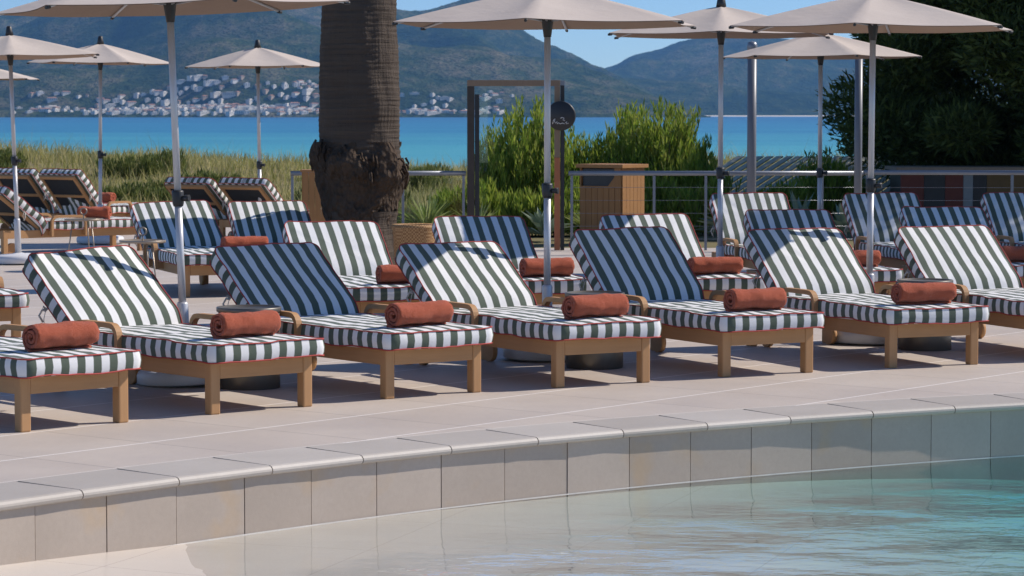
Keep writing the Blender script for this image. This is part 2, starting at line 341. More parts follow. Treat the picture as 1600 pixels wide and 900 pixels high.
# ------------------------------------------------------------------ the pool terrace
PC = Vector((8.945, 3.09)); PR = 14.18                # the pool edge is an arc
def arc(r, deg, z=0): return Vector((PC.x + r*math.cos(R(deg)), PC.y + r*math.sin(R(deg)), z))
WZ = -.315
def set_tone(o, vals, name='tone', dom='FACE'):
    a = o.data.attributes.new(name, 'FLOAT', dom); a.data.foreach_set('value', np.asarray(vals, np.float32))
# deck sheet
bm = MB(); inner = [arc(PR+.462, a, 0) for a in np.linspace(172, 60, 140)]
outer = [(24, 12, 0), (30, 34.6, 0), (-1.6, 34.6, 0), (-2.6, 42.5, 0), (-26, 42.5, 0), (-26, 4, 0)]
vsx = [bm.bm.verts.new(p) for p in inner] + [bm.bm.verts.new(p) for p in outer]
f = bm.bm.faces.new(vsx); bmesh.ops.triangulate(bm.bm, faces=[f])
deck = bm.build('pool_deck', M['deck']); tag(deck, kind='structure')
# coping stones with a bullnose, each a straight piece
bm = MB(); st = .575/PR*180/math.pi; a = 142.35 + st*14; tones = []
while a > 70:
    p, q = arc(PR, a), arc(PR, a-st); t = (q-p).normalized(); n = Vector((-t.y, t.x, 0)); L = (q-p).length; g = .0035
    prof = [(.458, .004), (.02, .004), (.006, -.001), (-.004, -.012), (-.006, -.022), (-.001, -.034), (.010, -.040), (.458, -.040)]
    A = [bm.bm.verts.new(p + t*g + n*x + Vector((0, 0, z))) for x, z in prof]; B = [bm.bm.verts.new(p + t*(L-g) + n*(x) + Vector((0, 0, z))) for x, z in prof]
    tn = random.random(); k = len(prof)
    for i in range(k): f = bm.bm.faces.new((A[i], A[(i+1) % k], B[(i+1) % k], B[i])); tones.append(tn)
    bm.bm.faces.new(A[::-1]); bm.bm.faces.new(B); tones += [tn, tn]
    a -= st
cp_ = bm.build('pool_coping', M['coping']); set_tone(cp_, tones); tag(cp_, kind='structure')
# pool wall tiles in front of dark grout
bm = MB(); st = .4185/PR*180/math.pi; a = 141.05 + st*18; tones = []
while a > 70:
    p, q = arc(PR+.028, a), arc(PR+.028, a-st); t = (q-p).normalized(); L = (q-p).length; g = .0024; tn = random.random()
    n = Vector((-t.y, t.x, 0)); dx = n*random.uniform(-.002, .002)
    lo, hi = -.95, -.0405
    c = [p+t*g+dx, p+t*(L-g)+dx]; d = [x+n*.012 for x in c]
    V = [bm.bm.verts.new(Vector((x.x, x.y, z))) for z in (lo, hi) for x in (c[0], c[1], d[1], d[0])]
    for idx in ((0, 1, 5, 4), (1, 2, 6, 5), (3, 0, 4, 7), (4, 5, 6, 7)): bm.bm.faces.new([V[i] for i in idx]); tones.append(tn)
    a -= st
wl = bm.build('pool_wall', M['wall']); set_tone(wl, tones); tag(wl, kind='structure')
bm = MB(); ang = np.linspace(172, 62, 160); A = [bm.bm.verts.new(arc(PR+.036, x, -.95)) for x in ang]; B = [bm.bm.verts.new(arc(PR+.036, x, -.042)) for x in ang]; C_ = [bm.bm.verts.new(arc(PR+.47, x, -.042)) for x in ang]; D_ = [bm.bm.verts.new(arc(PR+.47, x, -.003)) for x in ang]
for i in range(len(ang)-1):
    bm.bm.faces.new((A[i], A[i+1], B[i+1], B[i])); bm.bm.faces.new((B[i], B[i+1], C_[i+1], C_[i])); bm.bm.faces.new((C_[i], C_[i+1], D_[i+1], D_[i]))
tag(bm.build('pool_wall_bed', M['grout']), kind='structure')
bm = MB(); ang = np.linspace(172, 62, 300); A = [bm.bm.verts.new(arc(PR+.0235, x, WZ-.004)) for x in ang]; B = [bm.bm.verts.new(arc(PR+.0235, x, WZ+.0035)) for x in ang]
for i in range(len(ang)-1): bm.bm.faces.new((A[i], A[i+1], B[i+1], B[i]))
tag(bm.build('pool_waterline', M['pale_line']), kind='structure')
bm = MB(); A = [bm.bm.verts.new(arc(PR+.4575, x, .0055)) for x in ang]; B = [bm.bm.verts.new(arc(PR+.466, x, .0055)) for x in ang]
for i in range(len(ang)-1): bm.bm.faces.new((A[i], A[i+1], B[i+1], B[i]))
tag(bm.build('deck_joint', M['pale_line']), kind='structure')
# sloping beach-entry floor
SH0 = Vector((-2.27, 12.09)); SHD = Vector((1.73, -.62)).normalized(); SHN = Vector((-SHD.y, SHD.x))
def floor_z(x, y):
    d = (x+1.5)*.97 + (y-13.0)*.20
    return WZ - .004 - .00115*d**3 if d > 0 else WZ - .004 + .040*min(-d, 3) + .002*noise.noise((x*2, y*2, 1))
gx, gy = np.meshgrid(np.linspace(-9, 16, 126), np.linspace(2.5, 19.5, 86)); zz = np.vectorize(floor_z)(gx, gy); zz = np.clip(zz, -.9, .0)
vv = np.c_[gx.ravel(), gy.ravel(), zz.ravel()]; n_ = 126
ii = np.arange(125)[None, :] + n_*np.arange(85)[:, None]; ff = np.stack([ii, ii+1, ii+n_+1, ii+n_], -1).reshape(-1, 4)
rr = np.hypot(vv[:, 0]-PC.x, vv[:, 1]-PC.y); keep = (rr[ff] < PR+.35).all(1)
tag(mesh_np('pool_floor', vv, ff[keep], M['poolfloor'], smooth=True), kind='structure')
# water: a closed body whose top is the surface
bm = MB(); N = 60
ang = np.linspace(170, 64, 130); out = [arc(PR+.034, x) for x in ang]
top = [Vector((p.x, p.y, WZ)) for p in out] + [Vector((16, 3, WZ)), Vector((-6, 3, WZ))]
def tri_grid_water():
    gx, gy = np.meshgrid(np.linspace(-6, 15, 85), np.linspace(3, 18, 61)); return gx, gy
tv = [bm.bm.verts.new(p) for p in top]; bv = [bm.bm.verts.new((p.x, p.y, -1.2)) for p in top]
ft = bm.bm.faces.new(tv); bm.bm.faces.new(bv[::-1])
for i in range(len(tv)): j = (i+1) % len(tv); bm.bm.faces.new((tv[i], bv[i], bv[j], tv[j]))
bmesh.ops.triangulate(bm.bm, faces=list(bm.bm.faces))
pw = bm.build('pool_water', M['poolwater']); tag(pw, kind='structure')
# the near terrace the photographer stands on
bm = MB(); bm.box((-26, -20, -1.2), (24, 3.0, 0.0)); tag(bm.build('near_terrace', M['deck']), kind='structure')

# ------------------------------------------------------------------ dune, sea, hills
def dune_z(x, y):
    t = min(1, max(0, (y-44)/16)); t = t*t*(3-2*t); crest = .14 + .25*noise.noise((x*.05, 1.7, 0)) + max(0, (-x-1)*.055) + max(0, min(x-1.5, 3))*.10
    z = -.03 + t*(crest+.03)
    u = min(1, max(0, (y-63)/32)); u = u*u*(3-2*u); z = z*(1-u) - 2.75*u
    return z + (.10*noise.noise((x*.35, y*.35, 0)) + .05*noise.noise((x*1.1, y*1.1, 3)))*min(1, t*1.5)*(1-u)
xs = np.concatenate([np.linspace(-320, -26, 22), np.linspace(-24, 24, 97), np.linspace(26, 320, 22)]); ys = np.concatenate([np.linspace(33.5, 70, 60), np.linspace(72, 130, 20)])
gx, gy = np.meshgrid(xs, ys); zz = np.vectorize(dune_z)(gx, gy); n_ = len(xs)
ii = np.arange(n_-1)[None, :] + n_*np.arange(len(ys)-1)[:, None]; ff = np.stack([ii, ii+1, ii+n_+1, ii+n_], -1).reshape(-1, 4)
tag(mesh_np('ground', np.c_[gx.ravel(), gy.ravel(), zz.ravel()], ff, M['dune'], smooth=True), kind='structure')
SEA = -2.5
bm = MB(); v = [bm.bm.verts.new(p) for p in ((-9000, 95, SEA), (9000, 95, SEA), (9000, 6500, SEA), (-9000, 6500, SEA))]; bm.bm.faces.new(v); tag(bm.build('sea', M['sea']), kind='structure')
# far hills: a real relief, 4 to 9.5 km out
SK = [(-900, 60), (-300, 45), (-80, 34), (0, 24), (60, 2), (130, -22), (250, -48), (380, -42), (500, -12), (600, 13), (640, 17), (670, 16), (700, 6), (740, -6), (775, 8), (800, 30), (815, 45), (837, 60), (875, 75), (900, 86), (925, 100), (945, 107), (985, 128), (1040, 155), (1100, 180), (1200, 190)]
SK2 = [(600, 120), (800, 118), (900, 112), (945, 106), (957, 103), (970, 97), (985, 87), (1015, 80), (1037, 75), (1055, 66), (1085, 60), (1120, 56), (1160, 55), (1200, 58), (1240, 62), (1300, 74), (1400, 88), (1600, 100), (2500, 120)]
def relief(name, sk, Dn, Df, foot, xr, seed, pw_=1.25, jag=1.6):
    px = np.linspace(xr[0], xr[1], 460); tD = np.linspace(0, 1, 70); V = []
    skx = np.array([p[0] for p in sk]); sky_ = np.array([p[1] for p in sk])
    top = np.interp(px, skx, sky_); ker = np.ones(5)/5; top = np.convolve(np.pad(top, 2, 'edge'), ker, 'valid')
    for j, t in enumerate(tD):
        D = Dn + (Df-Dn)*t
        for i, x in enumerate(px):
            az = (x-800)/F; X = az*D; lim = (Y0-top[i])/F*D + jag*2*noise.noise((x*.11, seed, 0)) + jag*noise.noise((x*.35, seed, 2))
            base = lim*(t**pw_)
            base += foot(x)*math.exp(-((t-.13)/.10)**2)
            nz = noise.fractal((X*.0011+seed, D*.0011, seed*.7), 1.0, 2.0, 6); rd = 1-abs(noise.noise((X*.0016+seed, D*.0009, 5)))*2
            z = base + (nz*105 + rd*85)*(min(1, t*3)**1.4*(1-t**6))
            if t < .02: z = SEA-3
            elif t < .06: z = max(SEA+2, z*.3)
            z = min(z, lim - (1-t)*.004*D*0 ) if t > .5 else min(z, lim*.9)
            V.append((X, D, max(z, SEA-3 if t < .02 else SEA+1.2)))
    # back slope
    for i, x in enumerate(px): az = (x-800)/F; V.append((az*(Df+900), Df+900, SEA))
    V = np.array(V); n_ = len(px); r_ = len(tD)+1
    ii = np.arange(n_-1)[None, :] + n_*np.arange(r_-1)[:, None]; ff = np.stack([ii, ii+1, ii+n_+1, ii+n_], -1).reshape(-1, 4)
    o = mesh_np(name, V, ff, M['hill'], smooth=True); tag(o, kind='structure'); return o, V.reshape(r_, n_, 3), px
def foot1(x): return 34 + 42*math.exp(-((x-345)/85)**2) + 14*math.exp(-((x-60)/60)**2) - 14*max(0, min(1, (x-520)/200))
hill1, HV, HP = relief('hills', SK, 4100, 7200, foot1, (-420, 1110), 3.1)
hill2, HV2, HP2 = relief('far_hills', SK2, 5600, 9800, lambda x: 16, (560, 2100), 8.4, 1.1, 1.0)

bm = MB(); pts = [(880, 5570), (960, 5575), (1040, 5572), (1120, 5570), (1200, 5575), (1290, 5570), (1420, 5570)]
A = [bm.bm.verts.new(((x-800)/F*d, d, SEA-.2)) for x, d in pts]; B = [bm.bm.verts.new(((x-800)/F*d, d+130, SEA+2.6)) for x, d in pts]
for i in range(len(pts)-1): bm.bm.faces.new((A[i], A[i+1], B[i+1], B[i]))
tag(bm.build('far_beach', M['beachline']), kind='structure')
# ------------------------------------------------------------------ the town across the bay: each house its own object
def house_protos():
    out = []
    for k, (w, d, h, mt, roof) in enumerate([(13, 10, 7, 'housewhite', 0), (10, 9, 9.5, 'housewhite', 0), (17, 10, 6.5, 'housewhite', 1), (12, 10, 7, 'housecream', 1), (24, 11, 9, 'housewhite', 0), (9, 9, 6, 'housecream', 1), (34, 11, 10, 'housewhite', 0)]):
        b = MB(); b.box((-w/2, -d/2, -9), (w/2, d/2, h)); nb = len(b.bm.faces)
        if roof:
            P = [b.bm.verts.new(p) for p in ((-w/2-.6, -d/2-.6, h+.05), (w/2+.6, -d/2-.6, h+.05), (w/2+.6, d/2+.6, h+.05), (-w/2-.6, d/2+.6, h+.05), (-w/2+1, 0, h+2.4), (w/2-1, 0, h+2.4))]
            for idx in ((0, 1, 5, 4), (2, 3, 4, 5), (1, 2, 5), (3, 0, 4), (3, 2, 1, 0)): b.bm.faces.new([P[i] for i in idx]).material_index = 1
        else:
            b.box((-w*.2, -d*.25, h+.02), (w*.3, d*.3, h+2.6))
        storeys = max(1, int(h//3)); nw = max(2, int(w//3.4))
        for s_ in range(storeys):
            for i in range(nw):
                x = -w/2 + w*(i+.5)/nw; z = 1.0 + s_*3.0
                n0 = len(b.bm.faces); b.box((x-.75, -d/2-.06, z), (x+.75, -d/2+.2, z+1.6)); b.bm.faces.ensure_lookup_table()
                for f in b.bm.faces[n0:]: f.material_index = 2
        me = bpy.data.meshes.new('house'); bmesh.ops.recalc_face_normals(b.bm, faces=b.bm.faces); b.bm.to_mesh(me); b.bm.free()
        for m_ in (M[mt], M['houseroof'], M['windowdark']): me.materials.append(m_)
        out.append(me)
    return out
HM = house_protos()
def town():
    cl = [(75, 34, 22, .02, .16), (190, 55, 60, .02, .16), (250, 34, 34, .02, .18), (345, 42, 84, .02, .24), (430, 50, 64, .02, .22), (300, 45, 20, .02, .14), (665, 32, 28, .02, .16), (762, 26, 22, .02, .16), (700, 40, 6, .02, .12)]
    TX = [0, 30, 70, 110, 200, 235, 280, 330, 370, 420, 480, 520, 620, 660, 730, 760, 800, 830]; TY = [160, 150, 141, 146, 152, 145, 126, 117, 119, 130, 126, 140, 150, 146, 160, 141, 150, 170]
    pts = []
    for cx, wx, n, t0, t1 in cl:
        tries = 0; got = 0
        while got < n and tries < 4000:
            tries += 1; x = random.gauss(cx, wx*.6); t = random.uniform(t0, t1)
            i = (x-HP[0])/(HP[1]-HP[0]); j = t*69
            if not (0 < i < len(HP)-2): continue
            i0, j0 = int(i), int(j); a, b = i-i0, j-j0
            p = (HV[j0, i0]*(1-a)+HV[j0, i0+1]*a)*(1-b) + (HV[j0+1, i0]*(1-a)+HV[j0+1, i0+1]*a)*b
            if p[2] < 1: continue
            yy = Y0 + F*(H-p[2])/p[1]
            if yy < np.interp(x, TX, TY) + random.random()**2*0: continue
            # keep what is seen: slope rising towards the viewer's back
            sl_ = HV[j0+1, i0][2]-HV[j0, i0][2]
            if sl_ < -2: continue
            if any((p[0]-q[0])**2+((p[1]-q[1])*.6)**2 < 9**2 for q in pts): continue
            pts.append(p); got += 1
    for p in pts:
        r_ = random.random(); k = 0 if r_ < .3 else 1 if r_ < .5 else 2 if r_ < .65 else 3 if r_ < .75 else 4 if r_ < .88 else 5 if r_ < .96 else 6
        o = bpy.data.objects.new('house', HM[k]); o.location = p; o.rotation_euler = (0, 0, random.gauss(.8, .3)); s_ = random.uniform(.42, .68); o.scale = (s_*1.45, s_*1.1, s_*.8); link(o)
        nm = {0: 'white block house on the far hillside town', 1: 'tall white house on the far hillside town', 2: 'long white house with tiled roof in the far town', 3: 'cream house with tiled roof in the far town', 4: 'wide white apartment block in the far town', 5: 'small cream cottage with tiled roof in the far town', 6: 'long white seafront building in the far town'}[k]
        tag(o, nm, 'house', nm.replace('house', 'houses', 1) if 0 else 'far town: ' + nm)
town()

# ------------------------------------------------------------------ loungers
CW, CL, CT = .785, 1.53, .10                         # cushion width, seat length, thickness
HB = 1.36                                             # hinge distance from the front legs
def cushion(l, t, bend=None, rc=.05, crown=.010, seed=0, y0=0.0):
    """mattress pad, y along its length from y0, top at z=t; returns (cushion MB, piping MB)"""
    mb = MB(); bm, uv = mb.bm, mb.uv; w = CW; pts = []
    def seg(p, q, n): return [(p[0]+(q[0]-p[0])*i/n, p[1]+(q[1]-p[1])*i/n) for i in range(n)]
    def corner(cx, cy, a0, n=6): return [(cx+rc*math.cos(R(a0+90*i/n)), cy+rc*math.sin(R(a0+90*i/n))) for i in range(n)]
    h = w/2; y1 = y0+l
    pts += seg((0, y0), (h-rc, y0), 6) + corner(h-rc, y0+rc, -90) + seg((h, y0+rc), (h, y1-rc), 26) + corner(h-rc, y1-rc, 0)
    pts += seg((h-rc, y1), (-h+rc, y1), 12) + corner(-h+rc, y1-rc, 90) + seg((-h, y1-rc), (-h, y0+rc), 26) + corner(-h+rc, y0+rc, 180) + seg((-h+rc, y0), (0, y0), 6)
    n = len(pts); per = [0]
    for i in range(n): p, q = pts[i], pts[(i+1) % n]; per.append(per[-1]+math.hypot(q[0]-p[0], q[1]-p[1]))
    tot = per[-1]; cy = y0+l/2
    def D(x, y, z):
        wob = .011*noise.noise((x*3.2+seed, y*3.2, z*9)) + .005*noise.noise((x*11, y*11+seed, 1)) + .0035*noise.noise((x*30+seed, y*9, 2))
        v = Vector((x, y, z+wob))
        return bend(v) if bend else v
    def ring(s, z, bulge=0):
        out = []
        for i, (x, y) in enumerate(pts):
            a = pts[(i-1) % n]; b = pts[(i+1) % n]; nx, ny = (b[1]-a[1]), -(b[0]-a[0]); L = math.hypot(nx, ny) or 1
            k = bulge*(1+.7*noise.noise((per[i]*3.1+seed, z*20, 4)))
            out.append((x*s + nx/L*k, cy+(y-cy)*s + ny/L*k, z))
        return out
    def mk(r): return [bm.verts.new(D(*p)) for p in r]
    def band(A, B, ra, rb, side):
        for i in range(n):
            j = (i+1) % n
            f = bm.faces.new((A[i], A[j], B[j], B[i])); f.smooth = True
            for lp, (rr_, ix, e) in zip(f.loops, ((ra, i, i), (ra, j, i+1), (rb, j, i+1), (rb, i, i))):
                if side:
                    u = per[e]; u = u if u <= tot/2 else u-tot
                    if e == i+1 and i == n-1: u = 0
                    lp[uv].uv = (u, 0)
                else: lp[uv].uv = (rr_[ix][0], rr_[ix][1])
    side = [ring(1, 0), ring(1, t*.2, .006), ring(1, t*.5, .010), ring(1, t*.8, .006), ring(1, t)]
    sv = [mk(r) for r in side]
    for k in range(4): band(sv[k], sv[k+1], side[k], side[k+1], True)
    sc = [1, .985, .95, .88, .76, .6, .42, .22]; topr = [ring(s, t + crown*(1-s**4)) for s in sc]; tvv = [mk(r) for r in topr]
    for k in range(len(sc)-1): band(tvv[k], tvv[k+1], topr[k], topr[k+1], False)
    c = bm.verts.new(D(0, cy, t+crown))
    for i in range(n):
        j = (i+1) % n; f = bm.faces.new((tvv[-1][i], tvv[-1][j], c)); f.smooth = True
        for lp, q in zip(f.loops, (topr[-1][i], topr[-1][j], (0, cy))): lp[uv].uv = (q[0], q[1])
    br = ring(1, 0); b0 = mk(br); f = bm.faces.new(b0[::-1])
    for lp in f.loops: lp[uv].uv = (lp.vert.co.x, lp.vert.co.y)
    pp = MB()
    for z, bu in ((t+.001, .002), (0.001, .003)): pp.tube([D(*q) for q in ring(1, z, bu)], .0043, 6, closed=True)
    return mb, pp
BACK_L = .70
def bend_back(v):                                     # lower end of the back pad curls down to the seat
    s = max(0, .15 - v.y)/.19
    return Vector((v.x, v.y, v.z - .085*s*s))
def back_mesh(root, phi, skew=0):
    pass
def make_lounger(vr=0):
    root = empty('sun_lounger')
    for sx in (-1, 1):
        for y, nm in ((0, 'leg'), (1.90, 'leg')):
            b = MB(); x0 = sx*.35; b.box((min(x0, x0-sx*.064), y, 0), (max(x0, x0-sx*.064), y+.064, .297), bev=.008); b.build(nm, M['teak_z'], root)
        b = MB(); x0 = sx*.347; b.box((min(x0, x0-sx*.03), .0645, .200), (max(x0, x0-sx*.03), 1.8995, .294), bev=.003); b.build('side_rail', M['teak_y'], root)
        b = MB(); x = sx*.262
        b.tube([(x-.018, 1.80, .072), (x+.018, 1.80, .072)], .072, 20); b.build('wheel', M['teak_x'], root)
        path = [(sx*.412, .865, .215), (sx*.412, .865, .375)] + [(sx*.412, .865+.065*(1-math.cos(R(k))), .375+.075*math.sin(R(k))) for k in range(15, 91, 15)] + [(sx*.412, 1.0, .452), (sx*.412, 1.25, .452)] + [(sx*.412, 1.27+.065*math.sin(R(k)), .375+.075*math.cos(R(k))) for k in range(0, 91, 15)] + [(sx*.412, 1.335, .215)]
        b = MB(); b.sweep_rect(path, .040, .031, (1, 0, 0))
        for yy in (.865, 1.335): b.box((min(sx*.348, sx*.389), yy-.017, .222), (max(sx*.348, sx*.389), yy+.017, .282))
        b.build('armrest', M['teak_y'], root)
    b = MB(); b.box((-.2855, .003, .200), (.2855, .033, .294), bev=.003); b.build('front_rail', M['teak_x'], root)
    b = MB(); b.box((-.2855, 1.93, .200), (.2855, 1.96, .294), bev=.003); b.build('rear_rail', M['teak_x'], root)
    b = MB()
    for y in np.arange(.10, 1.36, .085): b.box((-.3165, y, .27), (.3165, y+.06, .2925))
    b.build('seat_slats', M['teak_x'], root)
    mb, pp = cushion(CL, CT, seed=1.3+vr*7, y0=-.088, rc=.062); sc = mb.build('seat_cushion', M['stripe'], root); sc.location = (0, 0, .2975); pp.build('piping', M['piping'], sc)
    piv = HB
    mb, pp = cushion(BACK_L+.045, CT, bend_back, seed=4.1+vr*9, y0=-.045, rc=.06); bc = mb.build('back_cushion', M['stripe'], root, normals=True)
    for v in bc.data.vertices: v.co.z -= CT
    pz = pp.build('piping', M['piping'], bc)
    for v in pz.data.vertices: v.co.z -= CT
    for sx in (-1, 1):
        tmb = MB(); x = sx*(CW/2+.004)
        tmb.tube([(x-sx*.01, .33, -.10), (x+sx*.012, .32, -.125), (x+sx*.02, .30, -.16), (x+sx*.01, .285, -.20)], .007, 5, flat=.35)
        tmb.tube([(x-sx*.01, .33, -.10), (x+sx*.02, .345, -.13), (x+sx*.03, .34, -.17), (x+sx*.015, .30, -.19)], .007, 5, flat=.35)
        tmb.tube([(x, .33, -.115), (x+sx*.018, .35, -.105), (x+sx*.03, .335, -.12), (x+sx*.008, .325, -.12)], .007, 5, flat=.4)
        tmb.build('tie', M['piping_white'], bc)
    fr = MB()
    for sx in (-1, 1): fr.box((sx*.31-.02, .02, -.150), (sx*.31+.02, BACK_L-.01, -.112), bev=.003)
    fr.box((-.2895, BACK_L-.06, -.150), (.2895, BACK_L-.01, -.112), bev=.003); fr.box((-.2895, .30, -.148), (.2895, .34, -.114))
    bf = fr.build('backrest_frame', M['teak_y'], root)
    sl_ = MB(); sl_.box((-.2895, .03, -.132), (.2895, BACK_L-.0605, -.124)); sl_.build('sling', M['sling'], bf)
    return root
PROTO = [make_lounger(k) for k in range(4)]
used = [0]
def lounger(x, y, th, phi, label, skew=0.0, dz=0.0, tie=None, group='striped sun loungers on the terrace'):
    r = PROTO[used[0]] if used[0] < 4 else copy_tree(PROTO[(used[0]*3+1) % 4])
    used[0] += 1; skew = skew or random.uniform(-1.3, 1.3)
    r.location = (x, y, 0); r.rotation_euler = (0, 0, R(th)); tag(r, label, 'sun lounger', group)
    for c in r.children:
        nm = c.name.split('.')[0]
        if nm in ('back_cushion', 'backrest_frame'):
            c.location = (0, HB, .40); c.rotation_euler = Matrix.Rotation(R(phi), 3, 'X').to_euler() if not (skew and nm == 'back_cushion') else (Matrix.Rotation(R(phi), 3, 'X') @ Matrix.Rotation(R(skew), 3, 'Z')).to_euler()
            if nm == 'backrest_frame': pass
        if tie and nm == 'back_cushion':
            pass
    return r
def from_corner(fx, fy, th):                          # cushion front-left corner -> lounger origin
    c, s = math.cos(R(th)), math.sin(R(th)); a, b = CW/2, .088
    return fx + a*c - b*s, fy + a*s + b*c
L0 = lounger(-2.346, 14.691, 44.2, 40, 'striped lounger cut off at the left edge in the front row nearest the pool')
L1 = lounger(-1.418, 15.526, 40.0, 39.7, 'sunlit front row lounger second from the left, pole shadow across its back', skew=4.0)
L2 = lounger(-.465, 16.355, 36.8, 38, 'front row lounger with its back wholly in blue shade, left of the half sunlit one')
L3 = lounger(.570, 16.988, 31.6, 35.7, 'front row striped lounger half sunlit with a diagonal shadow edge on its back')
L4 = lounger(1.657, 17.670, 28.1, 43.2, 'front row striped lounger with its back fully shaded, right of the half sunlit one')
L5 = lounger(2.821, 18.272, 24.0, 39.7, 'sunlit front row lounger with a straight pole shadow, second from the right edge')
L6 = lounger(3.93, 18.82, 21.5, 39.0, 'front row sunlit lounger cut off by the right edge of the photo')
row2 = [((-4.17, 19.3), 24, 38, 'lounger behind the front row of which only the foot end shows at the left edge'),
        ((-1.20, 20.26), 19, 36, 'sunlit lounger standing in front of the palm trunk in the second row'),
        ((-.10, 21.14), 16.5, 37, 'shaded lounger in the second row directly right of the palm trunk'),
        ((1.27, 21.40), 15, 37.5, 'sunlit lounger in the second row in front of the wooden litter bin'),
        ((2.48, 22.50), 12, 37.5, 'shaded second row lounger right of the one before the wooden bin'),
        ((3.90, 23.20), 10, 38, 'shaded lounger in the second row behind the rightmost front row lounger')]
R2 = []
for (fx, fy), th, ph, lb in row2:
    x, y = from_corner(fx, fy, th); R2.append(lounger(x, y, th, ph, lb))
row3 = [((-3.03, 25.1), 20, 37, 'lounger beside the ring handled table with with its armrest in view, left of the palm', 3),
        ((-2.21, 25.42), 18, 36, 'lounger left of the palm trunk, right behind the one with its armrest in view', 0),
        ((2.40, 25.7), 12, 44, 'sunlit back row lounger before the railing at the foot of the tall steel post', 0),
        ((3.73, 26.1), 10, 43, 'shaded back row lounger before the railing, crossed by the right parasol pole', 0),
        ((5.14, 26.3), 9, 43, 'shaded back row lounger before the railing at the right edge of the photo', 0)]
R3 = []
for (fx, fy), th, ph, lb, sk_ in row3:
    x, y = from_corner(fx, fy, th); R3.append(lounger(x, y, th, ph, lb, skew=sk_))
back = [(-4.78, 34.2, 130, 37, 'lounger seen from its side at the left edge with a shaded towel on it'),
        (-5.22, 39.7, 145, 48, 'lounger facing away beside the dune, right one of the touching pair'),
        (-5.95, 40.25, 145, 48, 'lounger facing away beside the dune at the left edge, left one of the touching pair'),
        (-3.28, 38.0, 148, 40, 'lounger facing away in front of the dune grass, seen behind the tall near parasol pole'),
        (-2.52, 37.6, 148, 40, 'lounger facing away before the dune grass, nearer the wooden box by the palm')]
RB = [lounger(*a) for a in back]

# ------------------------------------------------------------------ rolled towels
def towel_mesh(seed, Lh=.205, r0=.080, flap=.06):
    random.seed(seed); mb = MB(); turns = 2.7; N = 84; th = .0205; path = []
    for i in range(N+1):
        t = i/N; a = R(-90) - turns*2*math.pi*(1-t); r = .012 + (r0-.012)*t
        path.append((r*math.cos(a)*1.04, r*math.sin(a)))
    path += [(path[-1][0] - flap*k/4*1.0, path[-1][1] + .0015*k - .001) for k in range(1, 5)] if flap else []
    n = len(path); outl = []; inn = []
    for i, (x, y) in enumerate(path):
        a = path[max(i-1, 0)]; b = path[min(i+1, n-1)]; dx, dy = b[0]-a[0], b[1]-a[1]; L = math.hypot(dx, dy)
        nx, ny = -dy/L, dx/L; w = th*.40; inn.append((x+nx*w, y+ny*w)); outl.append((x-nx*w, y-ny*w))
    poly = outl + inn[::-1]; m = len(poly); K = 22; rings = []
    for k in range(K+1):
        t = -1 + 2*k/K; ed = 1 - .05*max(0, (abs(t)-.82)/.18)**2; y = t*Lh; ring = []
        for i, (px, pz) in enumerate(poly):
            q = .0105*noise.noise((px*13+seed, y*9, pz*13)) + .0045*noise.noise((px*30+seed, y*34, pz*30)) + .0022*noise.noise((px*80, y*80, pz*80+seed))
            d = Vector((px, 0, pz)); u = d.normalized() if d.length > 1e-4 else Vector((0, 0, 1)); d = d*ed + u*q
            ye = y + (.006*noise.noise((px*40+seed, pz*40, t))) * (abs(t) > .95)
            ring.append(mb.bm.verts.new((d.x*(1.04+.03*math.sin(seed)), ye, d.z*.95 - .004)))
        rings.append(ring)
    for A, B in zip(rings, rings[1:]):
        for i in range(m): f = mb.bm.faces.new((A[i], A[(i+1) % m], B[(i+1) % m], B[i])); f.smooth = True
    h = n
    for ring in (rings[0], rings[-1]):
        for i in range(h-1): mb.bm.faces.new((ring[i], ring[i+1], ring[m-2-i], ring[m-1-i]))
    bmesh.ops.recalc_face_normals(mb.bm, faces=mb.bm.faces); me = bpy.data.meshes.new('rolled_towel'); mb.bm.to_mesh(me); mb.bm.free(); me.materials.append(M['towel']); return me
TW = [towel_mesh(3), towel_mesh(11, .20, .078, .05), towel_mesh(23, .20, .08, .02), towel_mesh(31, .21, .076, .0), towel_mesh(47, .20, .08, .055)]
def towel(lg, a, b, ang, label, k=0, z=.408):
    th = lg.rotation_euler.z; c, s = math.cos(th), math.sin(th)
    o = bpy.data.objects.new('rolled_towel', TW[k]); o.location = (lg.location.x + a*c - b*s, lg.location.y + a*s + b*c, z+.077)
    o.rotation_euler = (0, 0, th - math.pi/2 + R(ang)); link(o)      # its roll lies across the seat
    return tag(o, label, 'towel', 'rolled terracotta towels')
towel(L0, .05, .20, 0, 'rolled terracotta towel on the foot end of the leftmost front row lounger', 2)
towel(L1, .03, .20, 2, 'rolled terracotta towel on the front row lounger beneath the first tall parasol pole', 1)
towel(L2, .02, .18, 3, 'rolled terracotta towel with a trailing flap on the shaded front row lounger left of centre', 0)
towel(L3, .06, .18, -2, 'rolled terracotta towel with a loose flap on the half sunlit front row lounger', 4)
towel(L4, .01, .17, 0, 'rolled terracotta towel on the fully shaded front row lounger right of centre', 1)
towel(L5, .03, .18, -3, 'rolled terracotta towel on the sunlit front row lounger second from the right edge', 3)
towel(R2[1], .10, .16, 0, 'rolled terracotta towel on the sunlit second row lounger before the palm trunk', 2)
towel(R2[2], .09, .22, 4, 'rolled terracotta towel on the second row lounger behind the middle parasol pole', 0)
towel(R2[3], .05, .22, 2, 'rolled terracotta towel on the second row lounger before the wooden bin', 3)
towel(R2[4], .06, .22, 0, 'rolled terracotta towel on the second row lounger behind the right parasol pole', 3)
towel(R2[5], .18, .25, 0, 'rolled terracotta towel cut off at the right edge on the second row lounger', 1)
